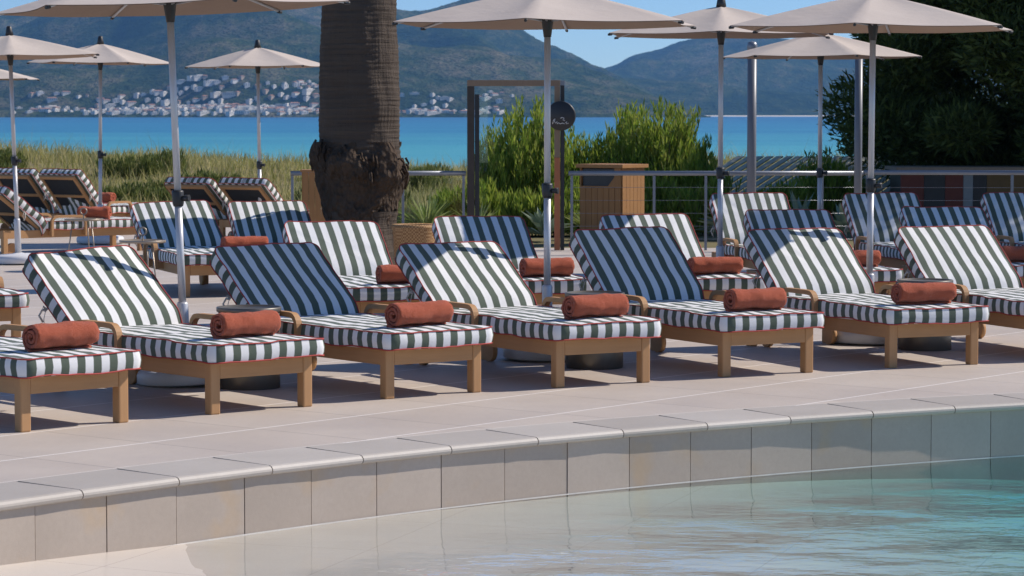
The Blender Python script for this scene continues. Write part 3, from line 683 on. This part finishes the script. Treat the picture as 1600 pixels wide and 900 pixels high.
towel(R3[0], .26, .12, 4, 'rolled terracotta towel seen above the shaded back of the front row lounger left of centre', 3)
towel(RB[0], -.10, .55, 40, 'dark shaded terracotta towel on the lounger facing away at the left', 1)
towel(RB[2], -.2, .3, 10, 'bright scrap of rolled terracotta towel behind the touching pair of loungers facing away', 2)
towel(R2[0], -.28, .62, 5, 'terracotta towel just showing at the left photo edge behind the front row', 1)

# ------------------------------------------------------------------ parasols
def parasol(x, y, rim, rot, label, Rc=1.12, rise=.25, clamp=1.16, lean=(0, 0), base=True, pole_r=.024):
    root = empty('parasol', (x, y, 0)); root.rotation_euler = (lean[1], lean[0], 0); tag(root, label, 'parasol', 'canvas parasols shading the loungers')
    b = MB(); b.lathe([(0, .012), (.29, .012), (.305, .022), (.308, .07), (.295, .095), (.26, .108), (.07, .12), (.045, .128), (0, .128)], 36); b.build('base', M['base_white'], root)
    b = MB(); b.lathe([(.0, .129), (.036, .129), (.036, .50), (.030, .512), (.0, .512)], 16); b.build('sleeve', M['pole'], root)
    b = MB(); b.tube([(0, 0, .513), (0, 0, clamp-.05)], pole_r, 14); b.tube([(0, 0, clamp+.05), (0, 0, rim-.09)], pole_r*.93, 14); b.build('pole', M['pole'], root)
    b = MB(); b.lathe([(0, clamp-.05), (.030, clamp-.05), (.036, clamp-.03), (.038, clamp+.04), (.033, clamp+.0495), (0, clamp+.0495)], 14); cl = b.build('clamp', M['black'], root)
    b = MB(); b.tube([(.03, -.02, clamp), (.075, -.035, clamp)], [.016, .022], 10); b.build('knob', M['black'], cl)
    b = MB(); b.lathe([(0, rim-.092), (.026, rim-.092), (.030, rim-.06), (.042, rim+.03), (.045, rim+.12), (0, rim+.12)], 14); b.build('hub', M['black'], root)
    # hexagonal canopy with drawn-in edges; two skins, the lower one coloured as shaded canvas
    n = 6; K = 12; Q = 10; b = MB()
    def P(i, k, q, off):                              # sector i, k along edge, q from the top to the rim
        a0 = R(rot+60*i); a1 = a0+R(60); u = k/K
        p0 = Vector((math.cos(a0), math.sin(a0), 0)); p1 = Vector((math.cos(a1), math.sin(a1), 0)); t = q/Q
        e = p0*(1-u)+p1*u; sag = math.sin(math.pi*u); e = e*(1 - .055*sag*t)
        r = e*Rc*t; z = rim + rise*(1-t**1.12) - .030*sag*t*(1-t)*2.2 - .012*sag*t + .012*(1-sag)*t*0
        return r + Vector((0, 0, z-off))
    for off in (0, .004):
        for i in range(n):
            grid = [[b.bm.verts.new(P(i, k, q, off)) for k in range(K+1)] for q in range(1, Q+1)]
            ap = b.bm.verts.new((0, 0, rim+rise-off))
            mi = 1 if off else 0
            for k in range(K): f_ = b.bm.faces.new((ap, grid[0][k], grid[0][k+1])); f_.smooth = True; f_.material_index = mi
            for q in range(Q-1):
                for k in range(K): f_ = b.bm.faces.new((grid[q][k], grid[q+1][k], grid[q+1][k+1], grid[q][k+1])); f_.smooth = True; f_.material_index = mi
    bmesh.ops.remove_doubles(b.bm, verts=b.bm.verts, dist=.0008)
    b.build('canopy', [M['canopy'], M['under_shade']], root)
    b = MB(); b.lathe([(0, rim+rise-.002), (.047, rim+rise-.012), (.040, rim+rise+.03), (.030, rim+rise+.085), (.022, rim+rise+.095), (0, rim+rise+.097)], 12); b.build('finial', M['black'], root)
    for i in range(n):
        a = R(rot+60*i); d = Vector((math.cos(a), math.sin(a), 0))
        pts = [d*(Rc*t) + Vector((0, 0, rim + rise*(1-t**1.12) - .016)) for t in (.08, .3, .55, .8, .99)]
        b = MB(); b.tube(pts, .009, 6); rb = b.build('rib', M['pole'], root)
        b = MB(); e = pts[-1]; b.tube([e + d*(-.022), e + d*.014 + Vector((0, 0, -.003))], .0105, 6); b.build('rib_tip', M['black'], rb)
        b = MB(); b.tube([d*.038 + Vector((0, 0, rim+.02)), d*(Rc*.52) + Vector((0, 0, rim + rise*(1-.52**1.12) - .022))], .007, 6); b.build('strut', M['pole'], root)
    return root
parasol(-2.04, 17.1, 2.345, 237, 'parasol on the tall near pole at the left whose canopy top leaves the photo', lean=(-.035, 0))
parasol(.242, 18.82, 2.30, 262, 'large parasol in the middle of the front row with its pole before the dark gate')
parasol(2.63, 20.18, 2.315, 256, 'parasol at the right of the front row with its canopy against the dark pine', lean=(.006, 0))
parasol(1.855, 24.45, 2.39, 265, 'parasol behind the middle one, with black pointed cap against the sky', clamp=1.16)
parasol(3.25, 29.0, 2.29, 284, 'small looking parasol by the railing whose canopy is partly shaded by the pine', clamp=1.065, Rc=1.06)
parasol(-3.30, 36.0, 2.31, 253, 'parasol just left of the palm trunk, before the hillside town', clamp=1.02, lean=(-.01, 0), Rc=.95)
parasol(-5.36, 35.7, 2.35, 300, 'second parasol from the left photo edge, with its white base in view behind the loungers', lean=(.01, 0), Rc=.95)
parasol(-5.56, 30.9, 2.325, 280, 'leftmost parasol whose whole pole and white round base stand in view', lean=(-.03, 0))
parasol(-8.45, 43.0, 2.24, 270, 'distant parasol of which only the canopy tip shows at the left photo edge')

# ------------------------------------------------------------------ tables
def drum(x, y, label):
    r = empty('drum_table', (x, y, 0)); tag(r, label, 'side table', 'metal drum side tables')
    b = MB(); b.lathe([(0, .0), (.185, .0), (.19, .006), (.19, .10), (.188, .47), (0, .47)], 40); b.build('drum', M['drum'], r)
    b = MB(); b.lathe([(0, .4705), (.197, .4705), (.20, .475), (.20, .497), (.196, .50), (.186, .498), (.183, .492), (0, .492)], 40); b.build('table_top', M['drum'], r)
drum(-1.62, 16.86, 'dark metal drum table standing left of centre beneath the first pair of front row loungers')
drum(.55, 18.21, 'dark metal drum table behind the towel of the half sunlit front row lounger')
drum(2.96, 19.63, 'dark metal drum table near the right edge beside the lounger with the pole shadow')
def tray_table(x, y, label, h=.55, rt=.205):
    r = empty('tray_table', (x, y, 0)); tag(r, label, 'side table', 'ring handled tray tables')
    b = MB(); b.lathe([(0, h-.012), (rt, h-.012), (rt+.004, h+.010), (rt, h+.012), (rt-.006, h-.004), (0, h-.004)], 32); b.build('tray', M['bronze'], r)
    for k in range(3):
        a = R(80+120*k); b = MB(); b.tube([(.12*math.cos(a), .12*math.sin(a), h-.0125), (.20*math.cos(a), .20*math.sin(a), .004)], .0075, 6); b.build('leg', M['bronze'], r)
    b = MB(); b.tube([(0, 0, h-.0035), (0, 0, h+.055)], .008, 6); b.tube([(.034*math.cos(R(t)), 0, h+.089+.034*math.sin(R(t))) for t in range(0, 360, 20)], .0075, 6, closed=True); b.build('ring_handle', M['bronze'], r)
tray_table(-3.30, 24.5, 'ring handled tray table beside the lounger with its armrest in view')
tray_table(-4.62, 29.6, 'ring handled tray table in front of the lounger seen from its side at the left')
b = MB(); b.lathe([(0, .0), (.15, .0), (.20, .05), (.215, .16), (.19, .27), (.12, .33), (0, .345)], 28); o = b.build('pouf', M['teal'])
o.location = (-1.02, 23.6, 0); tag(o, 'dark teal round pouf half hidden behind the sunlit lounger by the palm trunk', 'pouf')

# ------------------------------------------------------------------ palm
def palm():
    root = empty('palm_tree', (-1.505, 27.13, 0)); tag(root, 'thick palm trunk with a swollen root burr between the loungers', 'palm tree')
    prof = [(-.05, .40), (.10, .37), (.30, .355), (.50, .35), (.62, .345), (.74, .37)]
    prof2 = [(1.25, .41), (1.34, .395), (1.45, .39), (1.7, .395), (2.0, .39), (2.3, .385), (2.6, .37), (2.85, .355), (3.4, .345), (4.6, .34), (6.0, .33), (7.4, .36), (7.9, .25)]
    def body(pr, seed, rag, step, nseg=72, ringamp=0.0):
        zs = np.arange(pr[0][0], pr[-1][0]+1e-6, step); rs = np.interp(zs, [p[0] for p in pr], [p[1] for p in pr]); V = []; Fc = []
        for z, r in zip(zs, rs):
            for k in range(nseg):
                a = 2*math.pi*k/nseg; q = rag*noise.fractal((math.cos(a)*2.2+seed, math.sin(a)*2.2, z*3.0), 1.0, 2.0, 4) + ringamp*math.sin(z*2*math.pi/.052 + 1.2*noise.noise((math.cos(a)*2, math.sin(a)*2, z*3)))
                V.append(((r+q)*math.cos(a) - .012*z*0, (r+q)*math.sin(a), z))
        for j in range(len(zs)-1):
            for k in range(nseg): Fc.append((j*nseg+k, j*nseg+(k+1) % nseg, (j+1)*nseg+(k+1) % nseg, (j+1)*nseg+k))
        return V, Fc
    V, Fc = body(prof2, 2, .020, .013, 80, .0024); mesh_np('trunk', V, Fc, M['palmbark'], root, True)
    V, Fc = body(prof, 5, .03, .03, 64); mesh_np('trunk_foot', V, Fc, M['palmbark'], root, True)
    pb = [(.60, .335), (.75, .36), (.9, .385), (1.05, .41), (1.2, .42), (1.32, .40), (1.42, .392)]
    V, Fc = body(pb, 9, .065, .014, 120)
    for i_, (x_, y_, z_) in enumerate(V):
        a_ = math.atan2(y_, x_); zc = 1.17 - .12*math.cos(a_); k_ = 1 + .135*math.exp(-((z_-zc)/.15)**2)*(1+.5*noise.noise((x_*5, y_*5, z_*5))); V[i_] = (x_*k_, y_*k_, z_)
    # hanging root stubs under the old trunk edge
    b = MB(); random.seed(5); vv_ = [b.bm.verts.new(p) for p in V]
    for f_ in Fc: b.bm.faces.new([vv_[i] for i in f_]).smooth = True
    for k in range(120):
        a = R(random.uniform(0, 360)); r = .43+random.uniform(-.02, .03); z = 1.30+random.uniform(-.16, .06)-.1*math.cos(a); L = random.uniform(.05, .17)
        b.tube([(r*math.cos(a), r*math.sin(a), z), ((r+.03)*math.cos(a), (r+.03)*math.sin(a), z-L*.5), ((r+.02)*math.cos(a+.03), (r+.02)*math.sin(a+.03), z-L)], [.013, .011, .006], 5)
    b.build('root_burr', M['burr'], root)
    V = []; Fc = []
    for k in range(46):
        a = random.uniform(0, 2*math.pi); e0 = random.uniform(.2, 1.3); L = random.uniform(2.6, 3.4); p = Vector((.15*math.cos(a), .15*math.sin(a), 7.8)); d = Vector((math.cos(a)*math.cos(e0), math.sin(a)*math.cos(e0), math.sin(e0))); pts = [p.copy()]
        for s_ in range(14): d = (d + Vector((0, 0, -.10))).normalized(); p = p + d*(L/14); pts.append(p.copy())
        for s_ in range(1, 14):
            t = (pts[s_+1]-pts[s_]).normalized(); sd_ = t.cross(Vector((0, 0, 1))).normalized()
            for w in (-1, 1):
                for q in (0, .5):
                    b0 = pts[s_].lerp(pts[s_+1], q); tip = b0 + (sd_*w*.8 + t*.55 + Vector((0, 0, -.25))).normalized()*.42; i = len(V); V += [b0-t*.02, b0+t*.02, tip]; Fc.append((i, i+1, i+2))
    mesh_np('crown', [tuple(v) for v in V], Fc, M['palmleaf'], root)
palm()

# ------------------------------------------------------------------ foliage makers
def blades(base, hgt, lean, width, name, mat, parent=None, curl=.35):
    """one bent blade (two quads + tip) per base point"""
    n = len(base); a = rng.uniform(0, 2*math.pi, n); d = np.c_[np.cos(a), np.sin(a), np.zeros(n)]; w = np.c_[-np.sin(a), np.cos(a), np.zeros(n)]
    fa = rng.uniform(0, 2*math.pi, n); w = np.c_[np.cos(fa), np.sin(fa), np.zeros(n)]
    up = np.array([0, 0, 1.0]); h = hgt[:, None]; l = lean[:, None]; W_ = width[:, None]
    p0 = base; p1 = base + up*h*.5 + d*h*l*.3; p2 = base + up*h*(1-.25*l) + d*h*l*(.6+curl)
    V = np.stack([p0-w*W_, p0+w*W_, p1-w*W_*.8, p1+w*W_*.8, p2], 1).reshape(-1, 3); i = np.arange(n)[:, None]*5
    T = np.concatenate([i+np.array([[0, 1, 3]]), i+np.array([[0, 3, 2]]), i+np.array([[2, 3, 4]])], 0)
    return mesh_np(name, V, T, mat, parent)
# dune grass
n = 42000; x = rng.uniform(-19, 12, n); y = 45 + 23*rng.beta(1.4, 1.1, n); keep = rng.random(n) < np.where(x > 1.5, .45, 1)
x, y = x[keep], y[keep]; z = np.array([dune_z(a, b) for a, b in zip(x, y)])-.03
cl_ = np.array([noise.noise((a*.6, b*.6, 9)) for a, b in zip(x, y)])
hh = (.18 + .26*rng.random(len(x))**1.5)*(1+.7*np.clip(cl_, -.6, 1)); tall = rng.random(len(x)) < .03; hh[tall] *= 1.9
tag(blades(np.c_[x, y, z], hh, rng.uniform(.1, .7, len(x)), np.where(tall, .004, rng.uniform(.006, .013, len(x))), 'dune_grass', M['grass']), kind='stuff', label=None)
n = 9000; x = rng.uniform(-15, -1.0, n); y = rng.uniform(42.6, 46, n); z = np.array([dune_z(a, b) for a, b in zip(x, y)])-.03
tag(blades(np.c_[x, y, z], .18+.25*rng.random(n), rng.uniform(.2, .8, n), rng.uniform(.006, .012, n), 'verge_grass', M['grass']), kind='stuff')
# upright bushy shrubs
def shrub(x, y, rx, ry, h, label, nst=260, seed=1, mat='bush'):
    r0 = np.random.default_rng(seed); root = empty('shrub', (x, y, 0)); tag(root, label, 'shrub'); 
    # stems fanning up, leaves along each shoot
    V = []; T = []; sb = MB()
    for s_ in range(nst):
        a = r0.uniform(0, 2*math.pi); q = math.sqrt(r0.random()); bx, by = rx*q*math.cos(a)*.85, ry*q*math.sin(a)*.85
        lump = .80 + .35*noise.noise((bx*1.6+seed, by*1.6, 2)); hh = h*(1-.30*q**2)*lump*r0.uniform(.72, 1.18)
        ln = Vector((math.cos(a)*q*.28 + r0.normal(0, .07), math.sin(a)*q*.28 + r0.normal(0, .07), 1)).normalized(); p0 = Vector((bx*.75, by*.75, -.05)); p1 = p0 + ln*hh
        if s_ % 8 == 0: sb.tube([p0, p0.lerp(p1, .5), p0.lerp(p1, .85)], [.012, .009, .004], 4)
        m = int(70*hh/1.5)+10
        for k in range(m):
            t = .05 + .95*(k+r0.random())/m; c = p0.lerp(p1, t); aa = r0.uniform(0, 2*math.pi); sp = .10*(1-t)**.7 + .012
            ld = Vector((math.cos(aa)*.34, math.sin(aa)*.34, r0.uniform(.7, 1.4))).normalized(); L = r0.uniform(.09, .20)*(1.2-.35*t); off = Vector((math.cos(aa), math.sin(aa), 0))*r0.uniform(0, sp)
            w = ld.cross(Vector((r0.normal(), r0.normal(), r0.normal()))).normalized()*r0.uniform(.008, .016); i = len(V); c = c+off
            V += [c-w*.4, c+ld*L*.5-w, c+ld*L, c+ld*L*.5+w]; T.append((i, i+1, i+2, i+3))
    sb.build('stem', M['bark'], root); mesh_np('foliage', [tuple(v) for v in V], T, M[mat], root); return root
shrub(.10, 40.5, .62, .6, 1.95, 'tall feathery green shrub behind the gate glass', 300, 3)
shrub(1.02, 41.2, .60, .6, 1.65, 'narrow green shrub behind the black disc sign', 200, 4)
shrub(2.05, 41.0, .95, .7, 1.95, 'broad upright green shrub right of the disc sign, the tallest one beside the bin', 380, 5)
shrub(2.72, 40.4, .5, .6, 1.35, 'low green shrub right of the broad one, under the parasol pole by the bin', 190, 6)
shrub(-.55, 39.2, .8, .6, .85, 'low bushy shrub behind the glass just left of the gate', 200, 7)
shrub(.55, 38.6, .9, .5, .80, 'low shrub filling the space behind the gate posts', 220, 8)
shrub(2.15, 38.9, 1.1, .5, .85, 'low leafy shrub just behind the wooden bin', 260, 9)
shrub(4.05, 41, .8, .6, .78, 'low tan green shrub right of the tall steel post', 200, 10)
shrub(4.9, 41.5, .7, .6, 1.05, 'loose green shrub in front of the pine edge', 200, 12)
rs = random.Random(4)
for k in range(16):
    x_ = rs.uniform(-10.5, -1.2); y_ = rs.uniform(46, 60); o_ = shrub(x_, y_, rs.uniform(.5, 1.1), .5, rs.uniform(.35, .62), 'low green scrub bush growing among the dune grass', 70, 40+k, 'scrub'); o_.location.z = dune_z(x_, y_); o_['group'] = 'low scrub bushes on the dune'
# fan leaf plants and agaves
def rosette(x, y, r, n, label, mat, seed, wid=.03, el=(.2, 1.4), cat='plant', name='rosette_plant'):
    r0 = np.random.default_rng(seed); V = []; T = []
    for k in range(n):
        a = r0.uniform(0, 2*math.pi); e = r0.uniform(*el); L = r*r0.uniform(.7, 1.1); d = Vector((math.cos(a)*math.cos(e), math.sin(a)*math.cos(e), math.sin(e))); w = d.cross(Vector((0, 0, 1))).normalized()*wid; i = len(V)
        p = Vector((0, 0, .05)); q = p + d*L*.5; t = p + d*L + Vector((0, 0, -.18*L)); c = Vector((0, 0, wid*.5))
        V += [p-w*.5, p+w*.5, q-w-c*-1, q+w-c*-1, q-c, t]; T += [(i, i+4, i+2), (i, i+1, i+4), (i+1, i+3, i+4), (i+2, i+4, i+5), (i+4, i+3, i+5)]
    o = mesh_np(name, [tuple(v) for v in V], T, M[mat]); o.location = (x, y, 0); tag(o, label, cat); return o
rosette(-1.15, 37.2, .75, 90, 'spiky fan leaf plant right of the palm trunk behind the railing', 'fan', 1, .022, name='fan_plant')
rosette(-.45, 36.9, .62, 70, 'pale fan leaf plant left of the dark gate post', 'fan', 2, .02, name='fan_plant')
rosette(.42, 37.0, .55, 34, 'blue green agave between the two gate posts', 'agave', 3, .04, name='agave')
rosette(1.02, 37.4, .50, 60, 'spiky fan plant between the gate and the bin', 'fan', 9, .02, name='fan_plant')
rosette(2.95, 37.3, .6, 30, 'blue green agave behind the cables left of the sunlit back row lounger', 'agave', 4, .045, name='agave')
rosette(4.0, 38.2, .7, 34, 'large grey green agave behind the railing, under the slatted shade', 'agave', 5, .05, name='agave')
rosette(4.55, 37.6, .55, 30, 'grey agave behind the railing beside the parasol pole by the pine', 'agave', 6, .045, name='agave')

# ------------------------------------------------------------------ pines
def pine(x, y, R0, z0, z1, label, seed, n=30000):
    r0 = np.random.default_rng(seed); root = empty('pine_tree', (x, y, 0)); tag(root, label, 'tree')
    tb = MB(); tb.tube([(0, 0, -.1), (.1, .05, z0), (.05, .1, (z0+z1)/2), (0, 0, z1-.4)], [.24, .20, .13, .04], 10)
    cl = []
    for k in range(96):
        t = r0.random(); z = z0 + (z1-z0)*t; rr = R0*math.sqrt(max(.05, 1-((t-.38)/.66)**2))*math.sqrt(r0.uniform(.12, 1)); a = r0.uniform(0, 2*math.pi); c = np.array([rr*math.cos(a), rr*math.sin(a), z]); cl.append((c, r0.uniform(.42, .9)))
        if k % 3 == 0: tb.tube([(0, 0, max(z0*.6, z-.9)), tuple(c*np.array([.5, .5, 1])-np.array([0, 0, .35])), tuple(c)], [.06, .04, .015], 5)
    tb.build('trunk', M['bark'], root)
    per = n//len(cl); P = []; Dn = []
    for c, s_ in cl:
        g = r0.normal(0, 1, (per, 3)); g /= np.linalg.norm(g, axis=1)[:, None]; g *= (r0.random(per)**.45)[:, None]*s_*np.array([1.1, 1.1, .7]); P.append(c+g); Dn.append(g/s_)
    P = np.concatenate(P); Dn = np.concatenate(Dn)*.7 + r0.normal(0, .5, P.shape) + np.array([0, 0, .35]); Dn /= np.linalg.norm(Dn, axis=1)[:, None]
    L = r0.uniform(.10, .21, len(P))[:, None]; w = np.cross(Dn, r0.normal(0, 1, P.shape)); w /= np.linalg.norm(w, axis=1)[:, None]; w *= r0.uniform(.011, .024, len(P))[:, None]
    V = np.stack([P-w*.5, P+Dn*L*.5-w, P+Dn*L, P+Dn*L*.5+w], 1).reshape(-1, 3); i = np.arange(len(P))[:, None]*4
    mesh_np('crown', V, i+np.array([[0, 1, 2, 3]]), M['pine'], root)
pine(8.15, 42.5, 2.7, -.3, 4.8, 'dark dense pine at the right behind the railing, its left edge against the sea', 21, 190000)
pine(9.8, 41.5, 2.6, -.2, 7.4, 'dark pine filling the right edge of the photo behind the railing', 22, 150000)
pine(9.8, 27.2, 2.0, 1.4, 7.3, 'pine standing right of the terrace beside the second row', 23, 52000)
pine(9.9, 31.3, 1.8, 1.0, 6.6, 'smaller pine standing right of the terrace beside the back row', 26, 40000)
pine(8.6, 47, 3.2, .5, 8.5, 'tall pine behind the other pines at the right', 24, 80000)
pine(12.6, 45, 3.2, .5, 8.5, 'pine farthest to the right behind the other pines', 25, 26000)

# ------------------------------------------------------------------ railing, gate, bin, posts
RY = 34.0
def railing(x0, x1, posts, label, glass=None, z=.955, y1=None):
    r = empty('cable_railing', ((x0+x1)/2, RY, 0)); tag(r, label, 'railing', 'steel railings along the terrace edge'); ox = (x0+x1)/2; y1 = 0 if y1 is None else y1
    b = MB(); b.tube([(x0-ox, 0, z), (x1-ox, y1, z)], .030, 12); b.build('handrail', M['steel'], r)
    for px in posts:
        yy = y1*(px-x0)/(x1-x0); b = MB(); b.box((px-ox-.016, yy-.016, 0), (px-ox+.016, yy+.016, z-.029)); b.build('post', M['steel'], r)
    if glass:
        for g0, g1 in glass: b = MB(); b.box((g0-ox, -.005, .08), (g1-ox, .005, z-.06)); b.build('glass_panel', M['glass'], r)
    else:
        for zz_ in (.14, .30, .46, .62, .78): b = MB(); b.tube([(x0-ox, 0, zz_), (x1-ox, y1, zz_)], .0022, 5); b.build('cable', M['steel'], r)
    return r
railing(-2.74, -.57, (-2.72, -1.35, -.60), 'short stretch of steel railing with glass running behind the palm to the gate', glass=[(-2.70, -1.37), (-1.33, -.62)])
railing(.70, 4.35, (.74, 1.76, 2.40, 3.84), 'steel cable railing running from the gate past the bin to the steel posts')
railing(4.36, 9.6, (4.40, 6.17, 7.9, 9.5), 'steel cable railing at the right in front of the dark pines', y1=-.35, z=.965)
def gate():
    r = empty('beach_gate', (.05, 34.05, 0)); tag(r, 'tall dark gate frame with a wooden top beam and glass beside it', 'gate')
    b = MB(); b.box((-.605, -.05, 0), (-.515, .05, 2.03), bev=.004); b.build('post', M['darkframe'], r)
    b = MB(); b.box((-.51, -.03, 0), (-.455, .03, 1.93)); b.build('post', M['black'], r)
    b = MB(); b.box((-.605, -.05, 2.032), (.545, .05, 2.105), bev=.004); b.build('top_beam', M['woodframe'], r)
    b = MB(); b.box((.475, -.05, 1.15), (.545, .05, 2.03), bev=.004); b.build('post', M['woodframe'], r)
    b = MB(); b.box((.475, -.05, 0), (.545, .05, 1.148), bev=.004); b.build('post', M['orangepost'], r)
    b = MB(); b.box((.55, -.03, 0), (.598, .03, 2.04)); p = b.build('post', M['black'], r)
    b = MB(); b.box((.547, -.033, 2.0405), (.601, .033, 2.10)); b.build('post_cap', M['steel'], p)
    b = MB(); b.box((-.452, -.006, .10), (-.35, .006, 1.90)); b.build('glass_panel', M['glass'], r)
    return r
gate()
def disc():
    r = empty('disc_sign', (.605, 33.93, 1.665)); r.rotation_euler = (0, 0, R(-12)); tag(r, 'round black sign disc with white script hanging on the gate post', 'sign')
    b = MB(); prof = [(0, -.03), (.175, -.03), (.182, -.022), (.182, .022), (.175, .03), (0, .03)]; b.lathe(prof, 40); o = b.build('disc', M['black'], r); o.rotation_euler = (R(90), 0, 0)
    b = MB(); random.seed(2)
    def stroke(pts): b.tube([(x, -.0335, z) for x, z in pts], .0042, 5)
    stroke([(-.10, -.10), (-.085, -.05), (-.07, -.035), (-.075, -.075), (-.06, -.09), (-.04, -.07)]); stroke([(-.045, -.10), (-.025, -.085), (0, -.10), (.02, -.088), (.05, -.098)])
    stroke([(.0, -.03), (.02, -.02), (.045, -.03), (.03, -.05), (.055, -.06)]); stroke([(.06, -.085), (.08, -.07), (.07, -.1), (.10, -.09)])
    b.build('lettering', M['whitepaint'], r)
disc()
def bin_():
    r = empty('litter_bin', (1.32, 36.2, 0), R(-36)); tag(r, 'wooden plank litter bin with a dark slot behind the railing', 'litter bin')
    w, d, h = .64, .52, 1.03
    b = MB(); b.box((-w/2, -d/2, .05), (w/2, d/2, h-.04-.34)); 
    b = MB()
    k = 7
    for i in range(k):
        x0 = -w/2 + w*i/k; b.box((x0+.003, -d/2-.02, .04), (x0+w/k-.003, -d/2, .72))
    b.build('door', M['box_z'], r)
    b = MB()
    for i in range(k):
        for sy, yy in ((1, d/2),): x0 = -w/2 + w*i/k; b.box((x0+.003, yy, .04), (x0+w/k-.003, yy+.02, h-.05))
    b.build('back_panel', M['box_z'], r)
    for sx in (-1, 1):
        b = MB()
        for i in range(6): y0 = -d/2 + d*i/6; x0 = sx*w/2; b.box((min(x0, x0+sx*.02), y0+.003, .04), (max(x0, x0+sx*.02), y0+d/6-.003, h-.05))
        b.build('side_panel', M['box_z'], r)
    b = MB(); P = [(-w/2, .723), (w/2, .723), (w/2, h-.05), (w/2-.10, h-.05), (w/2-.10, .86), (w/2-.2, .745), (-w/2, .745)]
    A = [b.bm.verts.new((x, -d/2-.018, z)) for x, z in P]; B = [b.bm.verts.new((x, -d/2, z)) for x, z in P]; b.bm.faces.new(A); b.bm.faces.new(B[::-1])
    for i in range(len(P)): j = (i+1) % len(P); b.bm.faces.new((A[i], B[i], B[j], A[j]))
    b.build('slot_panel', M['box_z'], r)
    b = MB(); b.box((-w/2+.01, -d/2+.03, .06), (w/2-.01, d/2-.01, h-.06)); b.build('liner', M['black'], r)
    b = MB(); b.box((-w/2-.05, -d/2-.05, h-.048), (w/2+.05, d/2+.05, h), bev=.004); b.build('lid', M['box_x'], r)
bin_()
def planks_box():
    r = empty('wooden_box', (-2.22, 31.5, 0)); tag(r, 'tall narrow wooden box standing at the left side of the palm trunk', 'box')
    b = MB()
    for i in range(5): b.box((-.17+i*.07+.002, -.16, .0), (-.17+(i+1)*.07-.002, -.14, 1.02))
    b.build('front_panel', M['box_z'], r)
    for sx in (-1, 1): b = MB(); b.box((min(sx*.16, sx*.18), -.1395, 0), (max(sx*.16, sx*.18), .16, 1.02)); b.build('side_panel', M['box_z'], r)
    b = MB(); b.box((-.195, -.175, 1.022), (.195, .18, 1.05)); b.build('lid', M['box_x'], r)
planks_box()
def steel_post(x, y, h, rad, label):
    r = empty('steel_post', (x, y, 0)); tag(r, label, 'post', 'tall steel posts at the railing')
    b = MB(); b.tube([(0, 0, 0), (0, 0, h)], rad, 18); b.build('shaft', M['postgrey'], r)
    b = MB(); b.lathe([(rad*1.02, h-.03), (rad*1.12, h-.02), (rad*1.12, h+.02), (rad*.9, h+.06), (0, h+.075)], 18); b.build('cap', M['steel'], r)
steel_post(2.93, 33.6, 2.50, .057, 'tall steel post with a domed cap in front of the sea')
steel_post(4.22, 33.5, 2.42, .048, 'tall steel post seen right behind the right front row parasol pole')
# wicker basket beside the palm
b = MB(); b.lathe([(0, .0), (.15, .0), (.17, .02), (.205, .32), (.215, .33), (.215, .35), (.195, .345), (.185, .30), (0, .29)], 30); o = b.build('wicker_basket', M['wicker']); o.location = (-.94, 26.3, .02)
for v in o.data.vertices: v.co.z *= 1.75
tag(o, 'tan wicker basket standing at the right foot of the palm trunk', 'basket')
# slatted shade roof and beach hut beyond the railing
def shade():
    r = empty('slatted_shade', (4.9, 44, 0)); tag(r, 'low slatted shade roof beyond the railing in front of the pine', 'shade roof')
    for k in range(24):
        b = MB(); b.box((-1.9+k*.16, -.9, 0), (-1.9+k*.16+.11, .9, .02), rot=None); o = b.build('slat', M['slat'], r); o.location = (0, 0, .62); o.rotation_euler = (R(24), 0, R(0))
        for v in o.data.vertices: v.co.x += v.co.y*.75
    for sx in (-1.8, 1.7):
        b = MB(); b.box((sx-.04, -.5, 0), (sx+.04, -.42, .45)); b.build('post', M['slat'], r)
shade()
def hut():
    r = empty('beach_hut', (6.6, 39.2, 0)); tag(r, 'low beach hut with red and ochre panels in the shade of the pine', 'hut')
    for nm, m_, x0, x1 in (('panel', 'redpanel', -1.05, -.72), ('panel', 'black', -.715, -.42), ('panel', 'redpanel', -.415, -.16), ('panel', 'greypanel', -.155, -.02), ('panel', 'yellowpanel', .18, .74), ('panel', 'black', -.015, .175)):
        b = MB(); b.box((x0, 0, 0), (x1, .05, .88)); b.build(nm, M[m_], r)
    b = MB(); b.box((-1.12, -.06, .882), (.86, 1.2, .93)); b.build('roof', M['woodframe'], r)
    b = MB(); b.box((-1.05, .055, 0), (.8, 1.1, .88)); b.build('body', M['darkframe'], r)
hut()

# ------------------------------------------------------------------ air
t = NT('haze_air'); t.t.nodes.remove(t.b); pv = t.n('ShaderNodeVolumePrincipled'[10:]); pv.inputs['Color'].default_value = (.23, .53, 1.0, 1); pv.inputs['Density'].default_value = 5.9e-5; pv.inputs['Anisotropy'].default_value = .2; t.l(pv.outputs[0], t.out.inputs['Volume'])
b = MB(); b.box((-10500, -60, SEA-8), (10500, 11200, 640)); hz = b.build('haze', t.m); tag(hz, kind='stuff')
